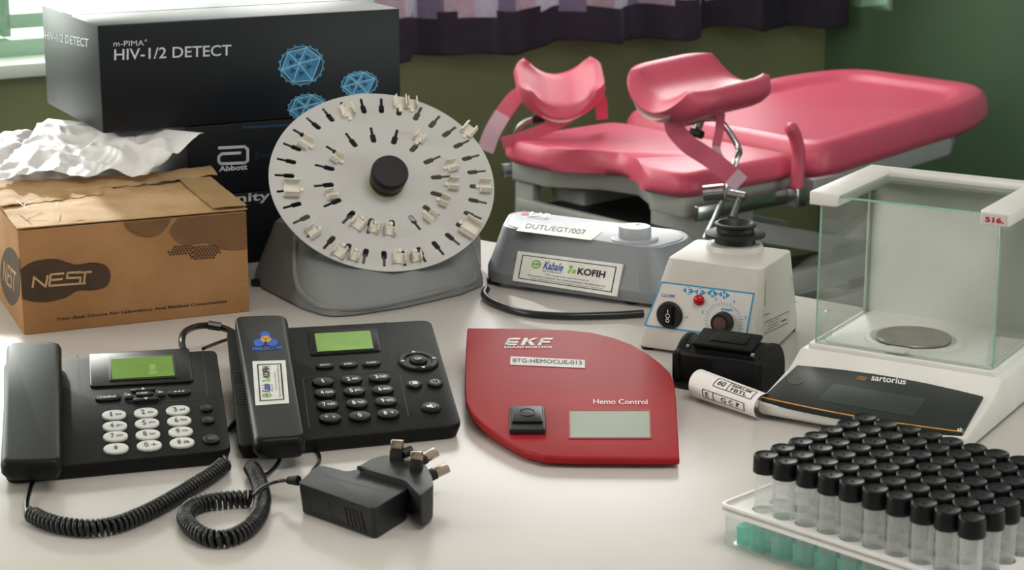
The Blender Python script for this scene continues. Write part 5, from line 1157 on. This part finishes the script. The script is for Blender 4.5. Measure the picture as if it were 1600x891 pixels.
# ribbed clear walls
mb = MB()
def rib(x0, y0, x1, y1, n, amp):
    pts = []; d = Vector((x1-x0, y1-y0)); nn = Vector((d.y, -d.x)).normalized()
    N_ = n * 8
    for k in range(N_ + 1):
        p = Vector((x0, y0)) + d * k / N_ + nn * amp * abs(math.sin(math.pi * k / 8)); pts.append((p.x, p.y))
    V = [FRk_.p(x, y, z) for z in (.001, ZPL - .004) for x, y in pts]; n1 = len(pts)
    mb.add(V, [[i, i+1, n1+i+1, n1+i] for i in range(n1 - 1)], 0)
rib(RL0 + .004, RD0 + .006, RL1 - .004, RD0 + .006, 12, .004); rib(RL1 - .006, RD0 + .004, RL1 - .006, RD1 - .004, 7, .004); rib(RL1 - .004, RD1 - .006, RL0 + .004, RD1 - .006, 12, .004); rib(RL0 + .006, RD1 - .004, RL0 + .006, RD0 + .004, 7, .004)
rack.part('clear_wall', mb, M_rackc)
mb = MB()
for i in range(-1, 11):
    for j in range(7):
        if 0 < j < 6 and -1 < i < 10: continue
        x, y = i * PI_ + (.006 if i < 0 else 0) - (.008 if i > 9 else 0), j * PJ - .0; w_ = .0085 if -1 < i < 10 else .006; 
        P = rpoly(rect(x - w_, x + w_, y - .0085, y + .0085), .003, 3)
        P3 = [(x + (a - x) * 1.08, y + (b - y) * 1.08) for a, b in P]; P4_ = [(x + (a - x) * .9, y + (b - y) * .9) for a, b in P]
        loft(mb, [[FRk_.p(a, b, .002) for a, b in P], [FRk_.p(a, b, .020) for a, b in P3], [FRk_.p(a, b, .020) for a, b in P4_]], 0, caps=(1, 0))
rack.part('green_cups', mb, M_teal)
mb = MB(); prism(mb, FRk_, rpoly(rect(RL0 + .008, RL1 - .008, RD0 + .010, RD1 - .008), .006), .0005, .002); rack.part('bottom_tray', mb, M_rackc)
# tubes
ORD = ['leftmost', 'second from left', 'third from left', 'fourth from left', 'fifth from left', 'fifth from right', 'fourth from right', 'third from right', 'second from right', 'rightmost']
ROW = ['front row', 'second row from the front', 'third row from the front', 'middle row', 'third row from the back', 'second row from the back', 'back row']
def make_tube(loc, fr):
    t = Thing('test_tube', '', 'test tube', loc, 'black-capped tubes in the rack')
    mb = MB(); lathe(mb, fr, [(.002, .0042), (.007, .0055), (.0094, .0105), (.0097, .077)], 28, caps=(1, 0)); t.part('glass_body', mb, M_tube, smooth=60)
    mb = MB(); lathe(mb, fr, [(.0116, .0775), (.0121, .0782), (.0119, .0925), (.0113, .0943), (.0104, .0949), (.0096, .0944), (.002, .0943)], 36); lathe(mb, fr, [(.0012, .0944), (.0009, .0950), (.0003, .0951)], 8); t.part('screw_cap', mb, M_bgloss, smooth=40)
    return t.e
proto = make_tube(FT.o * 1.0, FT)
for j in range(7):
    for i in range(10):
        o = proto if (i, j) == (0, 0) else copy_tree(proto)
        x, y = tpos(i, j); rnd = random.Random(i * 31 + j)
        o.location = FRk_.p(x + rnd.uniform(-.0006, .0006), y + rnd.uniform(-.0006, .0006), 0)
        o.rotation_euler = (R(rnd.uniform(-.8, .8)), R(rnd.uniform(-.8, .8)), rnd.uniform(0, 6))
        o['label'] = 'black-capped clear tube, %s in the %s of the rack' % (ORD[i], ROW[j])
        o['group'] = 'black-capped tubes in the rack'
